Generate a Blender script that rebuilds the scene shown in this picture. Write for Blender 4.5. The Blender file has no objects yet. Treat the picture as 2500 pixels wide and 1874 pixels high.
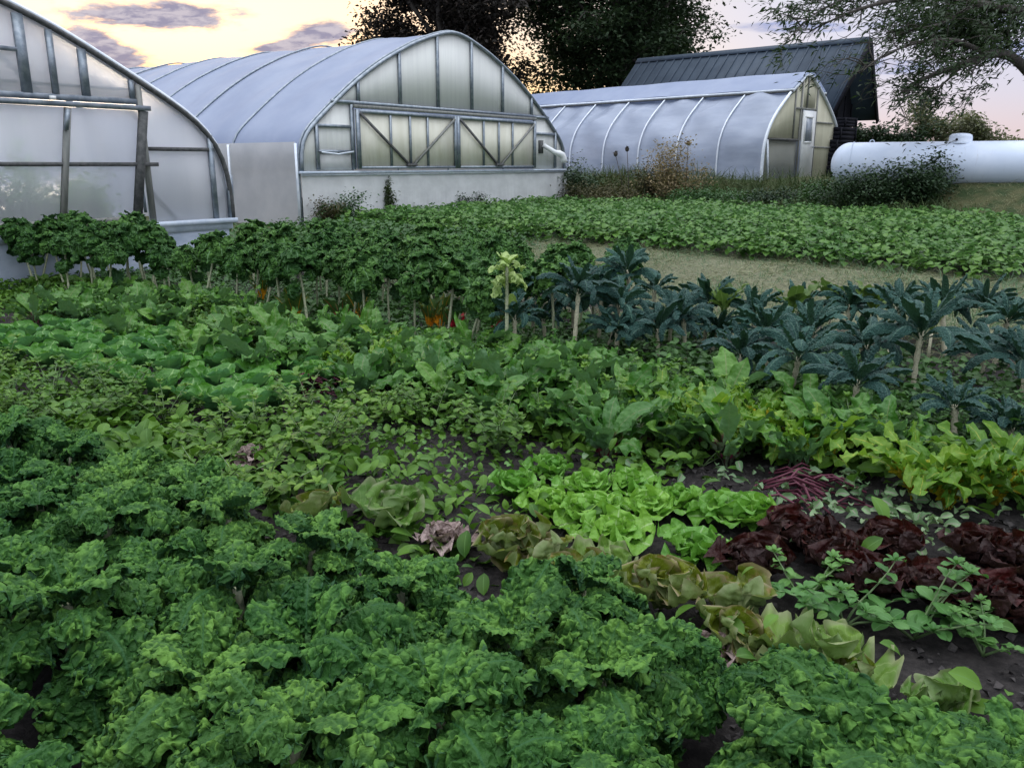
import bpy, math, random
import numpy as np
from mathutils import Vector, Matrix
C = bpy.context.scene
COL = C.collection
rng = np.random.default_rng(7)
random.seed(7)
rad = math.radians
# ------------------------------------------------------------------ camera
PITCH = rad(14.71); FPX = 2050.0; EYE = 1.6
cam = bpy.data.cameras.new("camera"); camo = bpy.data.objects.new("camera", cam); COL.objects.link(camo)
cam.sensor_width = 36.0; cam.lens = FPX / 2500 * 36.0; cam.clip_start = .05; cam.clip_end = 3000
camo.location = (0, 0, EYE); camo.rotation_euler = (math.pi / 2 - PITCH, 0, 0)
C.camera = camo
C.view_settings.view_transform = 'Standard'; C.view_settings.look = 'None'
C.view_settings.exposure = 0.55; C.view_settings.gamma = 1.0
C.cycles.use_denoising = True
C.cycles.max_bounces = 8; C.cycles.transparent_max_bounces = 12

# ------------------------------------------------------------------ node helpers
class NT:
    def __init__(s, tree): s.t = tree; s.n = tree.nodes; s.l = tree.links
    def new(s, typ, **kw):
        n = s.n.new(typ)
        for k, v in kw.items(): setattr(n, k, v)
        return n
    def put(s, sock, v):
        if isinstance(v, bpy.types.NodeSocket): s.l.new(v, sock)
        elif v is not None:
            if isinstance(v, (tuple, list)) and len(v) == 3 and sock.type == 'RGBA': v = (*v, 1)
            sock.default_value = v
    def math(s, op, a, b=None, c=None, clamp=False):
        n = s.new('ShaderNodeMath', operation=op, use_clamp=clamp)
        s.put(n.inputs[0], a)
        if b is not None: s.put(n.inputs[1], b)
        if c is not None: s.put(n.inputs[2], c)
        return n.outputs[0]
    def ramp(s, v, a, b, lo=0.0, hi=1.0):
        n = s.new('ShaderNodeMapRange', interpolation_type='SMOOTHSTEP')
        s.put(n.inputs[0], v); n.inputs[1].default_value = a; n.inputs[2].default_value = b
        n.inputs[3].default_value = lo; n.inputs[4].default_value = hi
        return n.outputs[0]
    def mix(s, f, a, b, mode='MIX'):
        n = s.new('ShaderNodeMix', data_type='RGBA', blend_type=mode)
        s.put(n.inputs[0], f); s.put(n.inputs[6], a); s.put(n.inputs[7], b)
        return n.outputs[2]
    def noise(s, vec, scale, detail=3, rough=.55, dist=0.0):
        n = s.new('ShaderNodeTexNoise'); s.put(n.inputs['Vector'], vec)
        n.inputs['Scale'].default_value = scale; n.inputs['Detail'].default_value = detail
        n.inputs['Roughness'].default_value = rough; n.inputs['Distortion'].default_value = dist
        return n.outputs[0]
    def mapping(s, vec, sc=(1, 1, 1), loc=(0, 0, 0)):
        n = s.new('ShaderNodeMapping'); s.put(n.inputs[0], vec)
        n.inputs['Scale'].default_value = sc; n.inputs['Location'].default_value = loc
        return n.outputs[0]
    def bump(s, h, strength=.5, dist=.01):
        n = s.new('ShaderNodeBump'); s.put(n.inputs['Height'], h)
        n.inputs['Strength'].default_value = strength; n.inputs['Distance'].default_value = dist
        return n.outputs[0]

# ------------------------------------------------------------------ sky
SUN_AZ = rad(-22); SUN_EL = rad(3)
w = bpy.data.worlds.new("World"); C.world = w; w.use_nodes = True
N = NT(w.node_tree); N.n.clear()
tc = N.new('ShaderNodeTexCoord').outputs['Generated']
sep = N.new('ShaderNodeSeparateXYZ'); N.put(sep.inputs[0], tc)
X, Y, Z = sep.outputs
sdot = N.math('ADD', N.math('MULTIPLY', X, math.sin(SUN_AZ)), N.math('MULTIPLY', Y, math.cos(SUN_AZ)))
warm = N.ramp(sdot, .72, 1.0)
low = N.ramp(Z, .0, .085, 1.0, 0.0)
side = N.mix(low, (.40, .41, .55), (.50, .42, .45))
glow = N.mix(N.ramp(Z, .04, .15, 1.0, 0.0), (.55, .47, .42), (.78, .53, .19))
base = N.mix(warm, side, glow)
up = N.ramp(Z, .3, 1.0)
base = N.mix(up, base, (2.0, 2.08, 2.22))  # unseen zenith, brightened beyond the evening sky to add top light
back = N.ramp(Y, -.4, .35, 1.0, 0.0)
base = N.mix(N.math('MULTIPLY', back, N.ramp(Z, .25, .8, .85, .1)), base, (.60, .65, .76))  # unseen sky behind the camera, raised to light the end walls
# clouds: streaky noise plus a few banks where they hang in the evening sky
yy = N.math('MAXIMUM', Y, .15)
ca = N.math('DIVIDE', X, yy); cb = N.math('DIVIDE', Z, yy)
comb = N.new('ShaderNodeCombineXYZ'); N.put(comb.inputs[0], ca); N.put(comb.inputs[1], N.math('MULTIPLY', cb, 3.6)); 
cv = comb.outputs[0]
n1 = N.noise(cv, 9.0, 8, .62, .25); n2 = N.noise(cv, 34.0, 5, .6, .3)
nn = N.math('ADD', N.math('MULTIPLY', n1, .72), N.math('MULTIPLY', n2, .28))
def blob(cx, cz, rx, rz, tilt=0.0):
    dx = N.math('SUBTRACT', ca, cx); dz = N.math('SUBTRACT', cb, cz)
    dz = N.math('ADD', dz, N.math('MULTIPLY', dx, tilt))
    q = N.math('ADD', N.math('POWER', N.math('DIVIDE', dx, rx), 2.0), N.math('POWER', N.math('DIVIDE', dz, rz), 2.0))
    return N.ramp(N.math('ADD', N.math('SQRT', q), N.math('MULTIPLY', N.math('SUBTRACT', nn, .5), -3.4)), .55, 1.15, 1.0, 0.0)
m = None
for b in [(-.40, .160, .105, .020, .05), (-.455, .125, .060, .019, .30), (-.425, .100, .06, .006, .0), (-.255, .125, .045, .010, -.10), (-.21, .140, .05, .014, -.1),
          (.31, .146, .06, .006, .0), (.575, .120, .06, .018, .1), (.50, .150, .10, .012, .0), (.44, .105, .06, .010, .0)]:
    v = blob(*b); m = v if m is None else N.math('MAXIMUM', m, v)
gen = N.ramp(nn, .56, .72, 0, .55)
genmask = N.math('MULTIPLY', gen, N.ramp(Z, .1, .3))
m = N.math('MAXIMUM', m, genmask)
ccol = N.mix(warm, (.27, .32, .52), (.21, .20, .30))
ccol = N.mix(N.ramp(n2, .4, .62, 0, .55), ccol, (.62, .56, .58))
col = N.mix(N.math('MULTIPLY', m, .88), base, ccol)
bg1 = N.new('ShaderNodeBackground'); N.put(bg1.inputs[0], col); bg1.inputs[1].default_value = .97
sky = N.new('ShaderNodeTexSky', sky_type='NISHITA'); sky.sun_disc = False
sky.sun_elevation = SUN_EL; sky.sun_rotation = SUN_AZ; sky.air_density = 1.0; sky.dust_density = 2.0
bg2 = N.new('ShaderNodeBackground'); N.put(bg2.inputs[0], N.mix(m, sky.outputs[0], (0.0, 0.0, 0.0))); bg2.inputs[1].default_value = .05
add = N.new('ShaderNodeAddShader'); N.l.new(bg1.outputs[0], add.inputs[0]); N.l.new(bg2.outputs[0], add.inputs[1])
wo = N.new('ShaderNodeOutputWorld'); N.l.new(add.outputs[0], wo.inputs[0])
# the sun has just gone: one weak warm lamp low behind the greenhouses
sl = bpy.data.lights.new("sun", 'SUN'); sl.energy = .5; sl.angle = rad(14); sl.color = (1, .80, .58)
so = bpy.data.objects.new("sun", sl); COL.objects.link(so)
sd = Vector((math.sin(SUN_AZ) * math.cos(rad(6)), math.cos(SUN_AZ) * math.cos(rad(6)), math.sin(rad(6))))
so.rotation_euler = sd.to_track_quat('Z', 'Y').to_euler(); so.location = sd * 60

# ------------------------------------------------------------------ geometry helpers
def ray(px, py):
    a = (px - 1250) / FPX; b = (937 - py) / FPX
    return a, math.cos(PITCH) + b * math.sin(PITCH), -math.sin(PITCH) + b * math.cos(PITCH)
def atz(px, py, z):
    d = ray(px, py); k = (z - EYE) / d[2]; return k * d[0], k * d[1]
def aty(px, py, Y):
    d = ray(px, py); k = Y / d[1]; return Vector((k * d[0], Y, EYE + k * d[2]))
ROW_U = (math.sin(rad(36.2)), math.cos(rad(36.2)))      # across the crop rows (also along the end walls)
ROW_S = (ROW_U[1], -ROW_U[0])                            # along the crop rows, towards the right
def rowp(n, s): return n * ROW_U[0] + s * ROW_S[0], n * ROW_U[1] + s * ROW_S[1]
def torow(x, y): return x * ROW_U[0] + y * ROW_U[1], x * ROW_S[0] + y * ROW_S[1]
def sst(x, a, b):
    t = np.clip((x - a) / (b - a), 0, 1); return t * t * (3 - 2 * t)
def bankS(x, y): return .489 * (x - 1.6) + .872 * (y - 28.2) + 1.8 * sst(x, 3, 8) + 2.0 * sst(x, 8, 12)
def terrain(x, y):
    x = np.asarray(x, float); y = np.asarray(y, float)
    z = .25 * sst(y, 8, 18)
    s = bankS(x, y) + .3 * np.sin(x * .5)
    z = z + .92 * sst(s, -.2, 3.2) * sst(x, -2.5, 3.5)
    z = z + .02 * np.sin(x * 1.7 + y * .6) * np.cos(y * 1.3 - x * .4)
    return z
def ground_at(px, py, lift=0.0):
    z = lift
    for _ in range(12):
        x, y = atz(px, py, z); z = float(terrain(x, y)) + lift
    return x, y, z - lift

class Buf:
    def __init__(s): s.V = []; s.F = []; s.A = []; s.n = 0
    def add(s, V, F, A=None, M=None):
        V = np.asarray(V, float).reshape(-1, 3)
        if M is not None:
            M = np.array(M); V = V @ M[:3, :3].T + M[:3, 3]
        if A is None: A = np.zeros((len(V), 4))
        s.V.append(V); s.F.append(np.asarray(F, int).reshape(-1, 4) + s.n); s.A.append(A); s.n += len(V)
        return s
    def box(s, c, d, M=None):
        x, y, z = [q / 2 for q in d]
        V = np.array([(i * x, j * y, k * z) for i in (-1, 1) for j in (-1, 1) for k in (-1, 1)]) + np.array(c)
        F = [(0, 1, 3, 2), (4, 6, 7, 5), (0, 4, 5, 1), (2, 3, 7, 6), (0, 2, 6, 4), (1, 5, 7, 3)]
        return s.add(V, F, None, M)
    def bar(s, p, q, wd, th, nrm=(0, 1, 0)):
        p = np.array(p, float); q = np.array(q, float); d = q - p; L = np.linalg.norm(d); d /= L
        n = np.array(nrm, float); n -= d * (n @ d); n /= np.linalg.norm(n); b = np.cross(n, d)
        V = [p + d * (L * i) + b * (j * wd / 2) + n * (k * th / 2) for i in (0, 1) for j in (-1, 1) for k in (-1, 1)]
        F = [(0, 1, 3, 2), (4, 6, 7, 5), (0, 4, 5, 1), (2, 3, 7, 6), (0, 2, 6, 4), (1, 5, 7, 3)]
        return s.add(V, F)
    def tube(s, P, R, k=8, A=None, cap=True):
        P = np.array(P, float); R = np.broadcast_to(np.array(R, float), (len(P),)).copy()
        if cap:
            P = np.vstack([P[:1], P, P[-1:]]); R = np.concatenate([[1e-4], R, [1e-4]])
        T = np.gradient(P, axis=0)
        if cap: T[0] = T[1] = P[2] - P[1]; T[-1] = T[-2] = P[-2] - P[-3]
        T /= np.linalg.norm(T, axis=1)[:, None] + 1e-9
        up = np.array([0, 0, 1.0]) if abs(T[1][2]) < .9 else np.array([1.0, 0, 0])
        V = []
        for i in range(len(P)):
            b = np.cross(T[i], up); b /= np.linalg.norm(b) + 1e-9; c = np.cross(b, T[i]); up = c
            a = np.arange(k) * 2 * np.pi / k
            V.append(P[i] + R[i] * (np.cos(a)[:, None] * b + np.sin(a)[:, None] * c))
        V = np.concatenate(V); F = []
        for i in range(len(P) - 1):
            for j in range(k): F.append((i * k + j, i * k + (j + 1) % k, (i + 1) * k + (j + 1) % k, (i + 1) * k + j))
        AA = np.zeros((len(V), 4)); 
        if A is not None: AA[:] = A
        return s.add(V, F, AA)
    def lathe(s, prof, k=24, M=None):
        V = []; F = []
        for r, z in prof:
            a = np.arange(k) * 2 * np.pi / k
            V.append(np.stack([r * np.cos(a), r * np.sin(a), np.full(k, z)], 1))
        for i in range(len(prof) - 1):
            for j in range(k): F.append((i * k + j, i * k + (j + 1) % k, (i + 1) * k + (j + 1) % k, (i + 1) * k + j))
        return s.add(np.concatenate(V), F, None, M)
    def arrays(s): return np.concatenate(s.V), np.concatenate(s.F), np.concatenate(s.A)
    def mesh(s, name, mat, smooth=True):
        V, F, A = s.arrays()
        me = bpy.data.meshes.new(name)
        me.vertices.add(len(V)); me.vertices.foreach_set('co', V.astype(np.float32).ravel())
        me.loops.add(F.size); me.loops.foreach_set('vertex_index', F.astype(np.int32).ravel())
        me.polygons.add(len(F)); me.polygons.foreach_set('loop_start', np.arange(0, F.size, 4, dtype=np.int32))
        me.polygons.foreach_set('loop_total', np.full(len(F), 4, dtype=np.int32))
        if smooth: me.polygons.foreach_set('use_smooth', np.ones(len(F), bool))
        at = me.attributes.new('lf', 'FLOAT_COLOR', 'POINT'); at.data.foreach_set('color', A.astype(np.float32).ravel())
        me.update(calc_edges=True); me.validate()
        me.materials.append(mat)
        return me
    def obj(s, name, mat, parent=None, smooth=True, loc=None, label=None):
        o = bpy.data.objects.new(name, s.mesh(name, mat, smooth)); COL.objects.link(o)
        if parent: o.parent = parent
        if loc is not None: o.location = loc
        if label: o['label'] = label
        return o
def gridF(nu, nv):
    i = np.arange(nu - 1)[:, None]; j = np.arange(nv - 1)[None, :]
    a = (i * nv + j).ravel()
    return np.stack([a, a + 1, a + nv + 1, a + nv], 1)
def empty(name, loc, rz, label, cat, group=None, kind=None):
    o = bpy.data.objects.new(name, None); COL.objects.link(o); o.location = loc; o.rotation_euler = (0, 0, rz)
    o.empty_display_size = .1
    return tag(o, label, cat, group, kind)
def tag(o, label=None, cat=None, group=None, kind=None):
    if label: o['label'] = label
    if cat: o['category'] = cat
    if group: o['group'] = group
    if kind: o['kind'] = kind
    return o
def clone(o, loc, rz, sc=1.0, label=None, tilt=(0, 0)):
    c = o.copy(); COL.objects.link(c); c.location = loc; c.rotation_euler = (tilt[0], tilt[1], rz); c.scale = (sc,) * 3 if np.isscalar(sc) else sc
    if label: c['label'] = label
    for ch in o.children:
        d = ch.copy(); COL.objects.link(d); d.parent = c
        for g in ch.children:
            e = g.copy(); COL.objects.link(e); e.parent = d
    return c

# ------------------------------------------------------------------ materials
def newmat(name):
    m = bpy.data.materials.new(name); m.use_nodes = True; m.node_tree.nodes.clear(); return m, NT(m.node_tree)
def out(N, sh):
    o = N.new('ShaderNodeOutputMaterial'); N.l.new(sh, o.inputs[0])
def pbsdf(N, colr, rough=.5, metal=0.0, spec=.5, normal=None):
    b = N.new('ShaderNodeBsdfPrincipled'); N.put(b.inputs['Base Color'], colr); N.put(b.inputs['Roughness'], rough)
    b.inputs['Metallic'].default_value = metal; b.inputs['Specular IOR Level'].default_value = spec
    if normal is not None: N.l.new(normal, b.inputs['Normal'])
    return b.outputs[0]
def leafmat(name, a, b, rib=None, pet=None, petv=.0, ribw=.07, edge=None, rough=.45, trans=.22, spec=.5, vein=0.0, pucker=0.0, pk=60, tips=None, under=None, patch=None, objvar=.35):
    """a/b: two leaf colours mixed by noise and per-leaf random; rib: midrib; pet: petiole colour below v=petv."""
    m, N = newmat(name)
    at = N.new('ShaderNodeAttribute', attribute_name='lf')
    s = N.new('ShaderNodeSeparateColor'); N.l.new(at.outputs['Color'], s.inputs[0])
    u, v, r = s.outputs[0], s.outputs[1], s.outputs[2]; h = at.outputs['Alpha']
    au = N.math('ABSOLUTE', u)
    oi = N.new('ShaderNodeObjectInfo')
    tcn = N.new('ShaderNodeTexCoord').outputs['Object']
    nz = N.noise(tcn, 14, 3)
    f = N.math('ADD', N.math('MULTIPLY', r, .6), N.math('MULTIPLY', N.math('SUBTRACT', N.math('ADD', N.math('MULTIPLY', nz, .6), N.math('MULTIPLY', N.noise(tcn, 1.3, 2), .7)), .40), 1.3), clamp=True)
    c = N.mix(f, a, b)
    if tips: c = N.mix(N.ramp(h, .50, 1.05, 0, .6), c, tips)  # raised frill lighter: pale thin leaf, plus painted highlight for contrast
    if patch: c = N.mix(N.ramp(N.noise(tcn, 9, 4, .6), .53, .66, 0, .9), c, patch)
    if edge: c = N.mix(N.ramp(au, .72, 1.0, 0, .85), c, edge)
    if vein > 0:
        q = N.math('ADD', N.math('MULTIPLY', v, 34.0), N.math('MULTIPLY', au, -9.0))
        vv = N.ramp(N.math('ABSOLUTE', N.math('SINE', q)), 0.0, .22, vein, 0.0)
        c = N.mix(vv, c, rib or edge or b)
    if rib: c = N.mix(N.ramp(au, ribw * .4, ribw * 1.3, .85, 0), c, rib)
    if pet: c = N.mix(N.ramp(v, petv * .85, petv * 1.1, 1.0, 0.0), c, pet)
    k = N.math('MULTIPLY_ADD', oi.outputs['Random'], objvar, 1.0 - objvar / 2)
    hv = N.new('ShaderNodeHueSaturation'); N.put(hv.inputs['Color'], c); N.put(hv.inputs['Value'], k)
    N.put(hv.inputs['Hue'], N.math('MULTIPLY_ADD', oi.outputs['Random'], -.02, .51))
    c = hv.outputs[0]
    if under:
        g = N.new('ShaderNodeNewGeometry'); c = N.mix(N.math('MULTIPLY', g.outputs['Backfacing'], .7), c, under)
    nrm = None
    if pucker > 0:
        vo = N.new('ShaderNodeTexVoronoi'); N.put(vo.inputs['Vector'], tcn); vo.inputs['Scale'].default_value = pk
        nrm = N.bump(N.math('ADD', vo.outputs['Distance'], N.math('MULTIPLY', N.noise(tcn, pk * 1.7, 2), .5)), pucker, .012)
    p = pbsdf(N, c, rough, 0, spec, nrm)
    t = N.new('ShaderNodeBsdfTranslucent'); N.put(t.inputs[0], N.mix(.5, c, N.mix(1.0, c, (1.0, 1.15, .35), 'MULTIPLY')))
    mx = N.new('ShaderNodeMixShader'); mx.inputs[0].default_value = trans
    N.l.new(p, mx.inputs[1]); N.l.new(t.outputs[0], mx.inputs[2]); out(N, mx.outputs[0])
    return m
def simple(name, c1, c2, scale=8, rough=.6, metal=0.0, bump=0.0, bd=.01, detail=5, spec=.5, stretch=(1, 1, 1), lo=.35, hi=.65, rnd=0.0):
    m, N = newmat(name)
    tcn = N.mapping(N.new('ShaderNodeTexCoord').outputs['Object'], stretch)
    nz = N.noise(tcn, scale, detail, .6)
    c = N.mix(N.ramp(nz, lo, hi), c1, c2)
    nrm = N.bump(nz, bump, bd) if bump else None
    if rnd:
        oi = N.new('ShaderNodeObjectInfo')
        hv = N.new('ShaderNodeHueSaturation'); N.put(hv.inputs['Color'], c)
        N.put(hv.inputs['Value'], N.math('MULTIPLY_ADD', oi.outputs['Random'], rnd, 1 - rnd / 2)); c = hv.outputs[0]
    out(N, pbsdf(N, c, rough, metal, spec, nrm)); return m

# films: double poly skin, polycarbonate and scratched sheet
def film(name, c1, c2, diffuse=.6, translucent=.25, clear=.15, rough=.35, scale=1.2, streak=(1, 1, 1), dirt=None, dirt_z=None, gloss=.3, blur=.28):
    m, N = newmat(name)
    tcn = N.new('ShaderNodeTexCoord').outputs['Object']
    nz = N.noise(N.mapping(tcn, streak), scale, 6, .6)
    c = N.mix(N.ramp(nz, .3, .7), c1, c2)
    if dirt:
        se = N.new('ShaderNodeSeparateXYZ'); N.put(se.inputs[0], tcn)
        dn = N.noise(N.mapping(tcn, (5, 1, .6)), 2.2, 6, .7)
        dm = N.math('MULTIPLY', N.ramp(se.outputs[2], dirt_z[0], dirt_z[1], 1.0, 0.05), N.ramp(dn, .42, .68))
        c = N.mix(N.math('MULTIPLY', dm, .32), c, dirt)
    p = pbsdf(N, c, rough, 0, gloss, N.bump(N.noise(tcn, 2.5, 4), .12, .05))
    t = N.new('ShaderNodeBsdfTranslucent'); N.put(t.inputs[0], c)
    m1 = N.new('ShaderNodeMixShader'); m1.inputs[0].default_value = translucent / (diffuse + translucent)
    N.l.new(p, m1.inputs[1]); N.l.new(t.outputs[0], m1.inputs[2]); sh = m1.outputs[0]
    if clear > 0:
        r = N.new('ShaderNodeBsdfRefraction'); r.inputs['Color'].default_value = (.95, .97, 1, 1); r.inputs['IOR'].default_value = 1.08; r.inputs['Roughness'].default_value = blur
        m2 = N.new('ShaderNodeMixShader'); m2.inputs[0].default_value = clear
        N.l.new(sh, m2.inputs[1]); N.l.new(r.outputs[0], m2.inputs[2]); sh = m2.outputs[0]
    out(N, sh); return m
M_cover = film('poly_cover', (.31, .37, .52), (.38, .44, .58), .66, .34, 0, .45, .9)  # white film; the blue of the sky is put into its colour
M_curtain = film('side_curtain', (.60, .60, .60), (.70, .69, .68), .55, .45, 0, .5, 1.5)
M_endfilm = film('end_film', (.80, .81, .84), (.90, .90, .92), .46, .36, .30, .4, .7, (4, 1, .5))
M_doorfilm = film('door_film', (.80, .81, .84), (.90, .90, .92), .36, .28, .52, .4, .7, (4, 1, .5))
M_polycarb = film('cream_polycarbonate', (.78, .79, .76), (.86, .87, .83), .9, .12, .0, .4, 1.1, (9, 1, .35), (.56, .54, .38), (1.4, 2.6))
M_doorcarb = film('yellowed_polycarbonate', (.76, .74, .61), (.86, .84, .72), .9, .12, .0, .4, 1.0, (5, 1, .9), (.56, .53, .34), (1.3, 2.6))
M_lower = film('whitewash_panel', (.66, .67, .66), (.80, .81, .80), .8, .2, 0, .7, 1.6, (1, 1, 1.6), (.34, .35, .31), (.1, 1.3), .1)
M_wrap = film('bluish_house_wrap', (.42, .49, .60), (.55, .61, .72), .8, .2, 0, .6, 3, (1, 1, 3), None, None, .2)
M_third = film('wrinkled_poly', (.42, .48, .61), (.54, .60, .73), .56, .34, .10, .35, 1.6, (1.5, .5, 2.2))  # sky blue put into the film colour here as well
M_thirdend = film('yellow_green_panel', (.68, .66, .50), (.78, .76, .60), .8, .2, 0, .5, 1.1, (4, 1, .6), (.12, .12, .08), (.2, 2.7))
M_smoke = film('smoky_sheet', (.30, .31, .25), (.44, .44, .36), .45, .3, .35, .4, 1.2)
M_alu = simple('galvanised_steel', (.20, .24, .28), (.32, .36, .40), 9, .45, .55, .05)
M_alulight = simple('pale_tube', (.62, .68, .76), (.75, .80, .86), 7, .4, .1)
M_wood = simple('grey_lumber', (.16, .17, .16), (.26, .26, .24), 14, .75, 0, .2, stretch=(1, 1, .15))
M_darkwood = simple('dark_lumber', (.05, .055, .055), (.10, .10, .10), 14, .8, 0, .2)
M_ledge = simple('blue_white_board', (.48, .56, .66), (.62, .69, .78), 6, .5)
M_whitepaint = simple('white_paint', (.72, .74, .74), (.80, .81, .80), 5, .35)
m, N = newmat('tank_paint')
tcn = N.new('ShaderNodeTexCoord').outputs['Object']
c = N.mix(N.ramp(N.noise(tcn, 1.5, 5), .35, .65), (.58, .66, .80), (.66, .73, .86))
c = N.mix(N.ramp(N.noise(N.mapping(tcn, (3, 1, .35)), 3.0, 7, .7), .60, .74, 0, .45), c, (.34, .33, .31))
out(N, pbsdf(N, c, .38, 0, .4)); M_tank = m
M_black = simple('blackened_boards', (.007, .008, .012), (.016, .016, .022), 12, .9, 0, .3, spec=.1, stretch=(1, 1, 6))
M_pvc = simple('white_pipe', (.70, .72, .72), (.78, .8, .8), 5, .3)
M_glass = simple('window_pane', (.20, .24, .30), (.28, .32, .38), 3, .15, 0, 0, spec=.9)
M_bark = simple('bark', (.035, .030, .027), (.075, .065, .055), 18, .9, 0, .6, .02, stretch=(1, 1, .3))
M_stalk = simple('kale_stalk', (.36, .38, .24), (.16, .20, .12), 60, .6, 0, .5, .004, rnd=.3, lo=.45, hi=.7)
M_lstalk = simple('lacinato_stalk', (.50, .47, .33), (.24, .24, .16), 70, .6, 0, .5, .004, rnd=.3, lo=.45, hi=.7)

# barn roofing: ribbed sheet metal
m, N = newmat('ribbed_roof_metal')
tcn = N.new('ShaderNodeTexCoord').outputs['Object']
c = N.mix(N.ramp(N.noise(tcn, 1.2, 6, .65), .3, .7), (.022, .036, .056), (.038, .056, .080))
c = N.mix(N.ramp(N.noise(tcn, 25, 3), .6, .75, 0, .4), c, (.07, .075, .085))
out(N, pbsdf(N, c, .6, .0, .2)); M_roof = m

# ------------------------------------------------------------------ ground
def soil_mat():
    m, N = newmat('garden_ground')
    at = N.new('ShaderNodeAttribute', attribute_name='lf')
    s = N.new('ShaderNodeSeparateColor'); N.l.new(at.outputs['Color'], s.inputs[0])
    tcn = N.new('ShaderNodeTexCoord').outputs['Object']
    n1 = N.noise(tcn, 22, 8, .7); n2 = N.noise(tcn, 2.2, 5, .6)
    soil = N.mix(N.ramp(n1, .35, .7), (.018, .016, .016), (.050, .044, .042))
    gr = N.mix(N.ramp(n2, .35, .65), (.030, .050, .018), (.085, .085, .040))
    straw = N.mix(N.ramp(n1, .4, .65), (.10, .11, .065), (.22, .21, .14))
    c = N.mix(N.ramp(N.math('ADD', s.outputs[0], N.math('MULTIPLY', N.math('SUBTRACT', n2, .5), .5)), .35, .65), soil, gr)
    c = N.mix(N.ramp(N.math('ADD', s.outputs[1], N.math('MULTIPLY', N.math('SUBTRACT', n2, .5), .5)), .35, .65), c, straw)
    out(N, pbsdf(N, c, .95, 0, .2, N.bump(n1, .8, .03))); return m
g = np.concatenate([-np.geomspace(900, 16, 26), np.linspace(-15.5, 15.5, 156), np.geomspace(16, 900, 26)])
gy = np.concatenate([-np.geomspace(200, 3, 12), np.linspace(-2.5, 34, 184), np.geomspace(35, 1500, 34)])
GX, GY = np.meshgrid(g, gy, indexing='ij')
GZ = terrain(GX, GY)
near = (np.abs(GX) < 12) & (GY < 13)
rr = np.random.default_rng(3); GZ += np.where(near, rr.normal(0, .008, GX.shape), 0)
GN = GX * ROW_U[0] + GY * ROW_U[1]
GA = np.zeros(GX.shape + (4,))
GA[..., 0] = sst(GN, 8.2, 8.9) * 1.0
GA[..., 0] = np.where((GN > 13.4) & (GY < 26) & (np.abs(GX) < 14), .1, GA[..., 0])
GA[..., 0] = np.where(bankS(GX, GY) > -.3, 1.0, GA[..., 0])
GS = GX * ROW_S[0] + GY * ROW_S[1]
GA[..., 1] = sst(GS, -9.5, -8.0) * sst(GN, 8.4, 9.2) * (1 - sst(GN, 13.0, 13.6)) * .95
tb = Buf(); tb.add(np.stack([GX, GY, GZ], -1).reshape(-1, 3), gridF(len(g), len(gy))[:, ::-1], GA.reshape(-1, 4))
tag(tb.obj('ground', soil_mat()), 'dark soil and rough grass of the market garden', None, None, 'structure')
# ------------------------------------------------------------------ greenhouses
def resample(P, n):
    P = np.array(P, float); d = np.r_[0, np.cumsum(np.linalg.norm(np.diff(P, axis=0), axis=1))]
    t = np.linspace(0, d[-1], n); return np.stack([np.interp(t, d, P[:, i]) for i in range(P.shape[1])], 1)
def smoothprof(P, n=49):
    Q = resample(P, n)
    for _ in range(3): Q[1:-1] = .25 * Q[:-2] + .5 * Q[1:-1] + .25 * Q[2:]
    return Q
def prof_at(Q, u):      # height of the arch above u
    half = Q[:, 0].argsort(kind='stable'); a = Q[half]
    return float(np.interp(u, a[:, 0], a[:, 1]))
HALF = [(0, 0), (.0, .30), (.0, .62), (.13, .82), (.50, 1.10), (1.04, 1.52), (1.80, 2.06), (2.65, 2.55), (3.75, 3.05), (4.70, 3.36), (5.12, 3.455), (5.30, 3.47)]
PROF = smoothprof(HALF + [(10.6 - u, z) for u, z in HALF[::-1][1:]], 61)

def cover_mesh(Q, L, bow, z0, sag=.035, seed=1, nper=8, wrinkle=.0, y0=0.0):
    r = np.random.default_rng(seed)
    ns = int(L / bow) * nper + 1; S = np.linspace(y0, L, ns)
    C0 = Q.mean(0); Nn = np.gradient(Q, axis=0); Nn = np.stack([-Nn[:, 1], Nn[:, 0]], 1); Nn /= np.linalg.norm(Nn, axis=1)[:, None] + 1e-9
    V = np.zeros((len(Q), ns, 3))
    ph = (S % bow) / bow; sg = np.sin(np.pi * ph) ** .8 * sag
    arc = np.linspace(0, 1, len(Q))
    wr = np.zeros((len(Q), ns))
    for k in range(10):
        a, b, p = r.uniform(4, 40), r.uniform(.6, 4.5), r.uniform(0, 6.28)
        wr += np.sin(arc[:, None] * a + S[None] * b * (1 if k % 2 else -1) + p) / 3
    d = -sg[None] * np.ones((len(Q), 1)) + wrinkle * wr * np.sin(np.pi * ph)[None] ** .5 + .02 * np.sin(S * .9)[None] * np.sin(np.pi * arc)[:, None] ** 3
    V[..., 0] = Q[:, :1] + Nn[:, :1] * d; V[..., 2] = Q[:, 1:] + Nn[:, 1:] * d + z0; V[..., 1] = S[None]
    return V.reshape(-1, 3), gridF(len(Q), ns)
def bow_tube(Q, y, z0, r, k=6, off=0.0, lo=0, hi=None):
    q = Q[lo:hi]; c = np.array([Q[:, 0].mean(), Q[:, 1].min()])
    dd = q - c; dd = dd / (np.linalg.norm(dd, axis=1)[:, None] + 1e-9)
    q = q + dd * off
    return Buf().tube(np.stack([q[:, 0], np.full(len(q), y), q[:, 1] + z0], 1), r, k)
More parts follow.
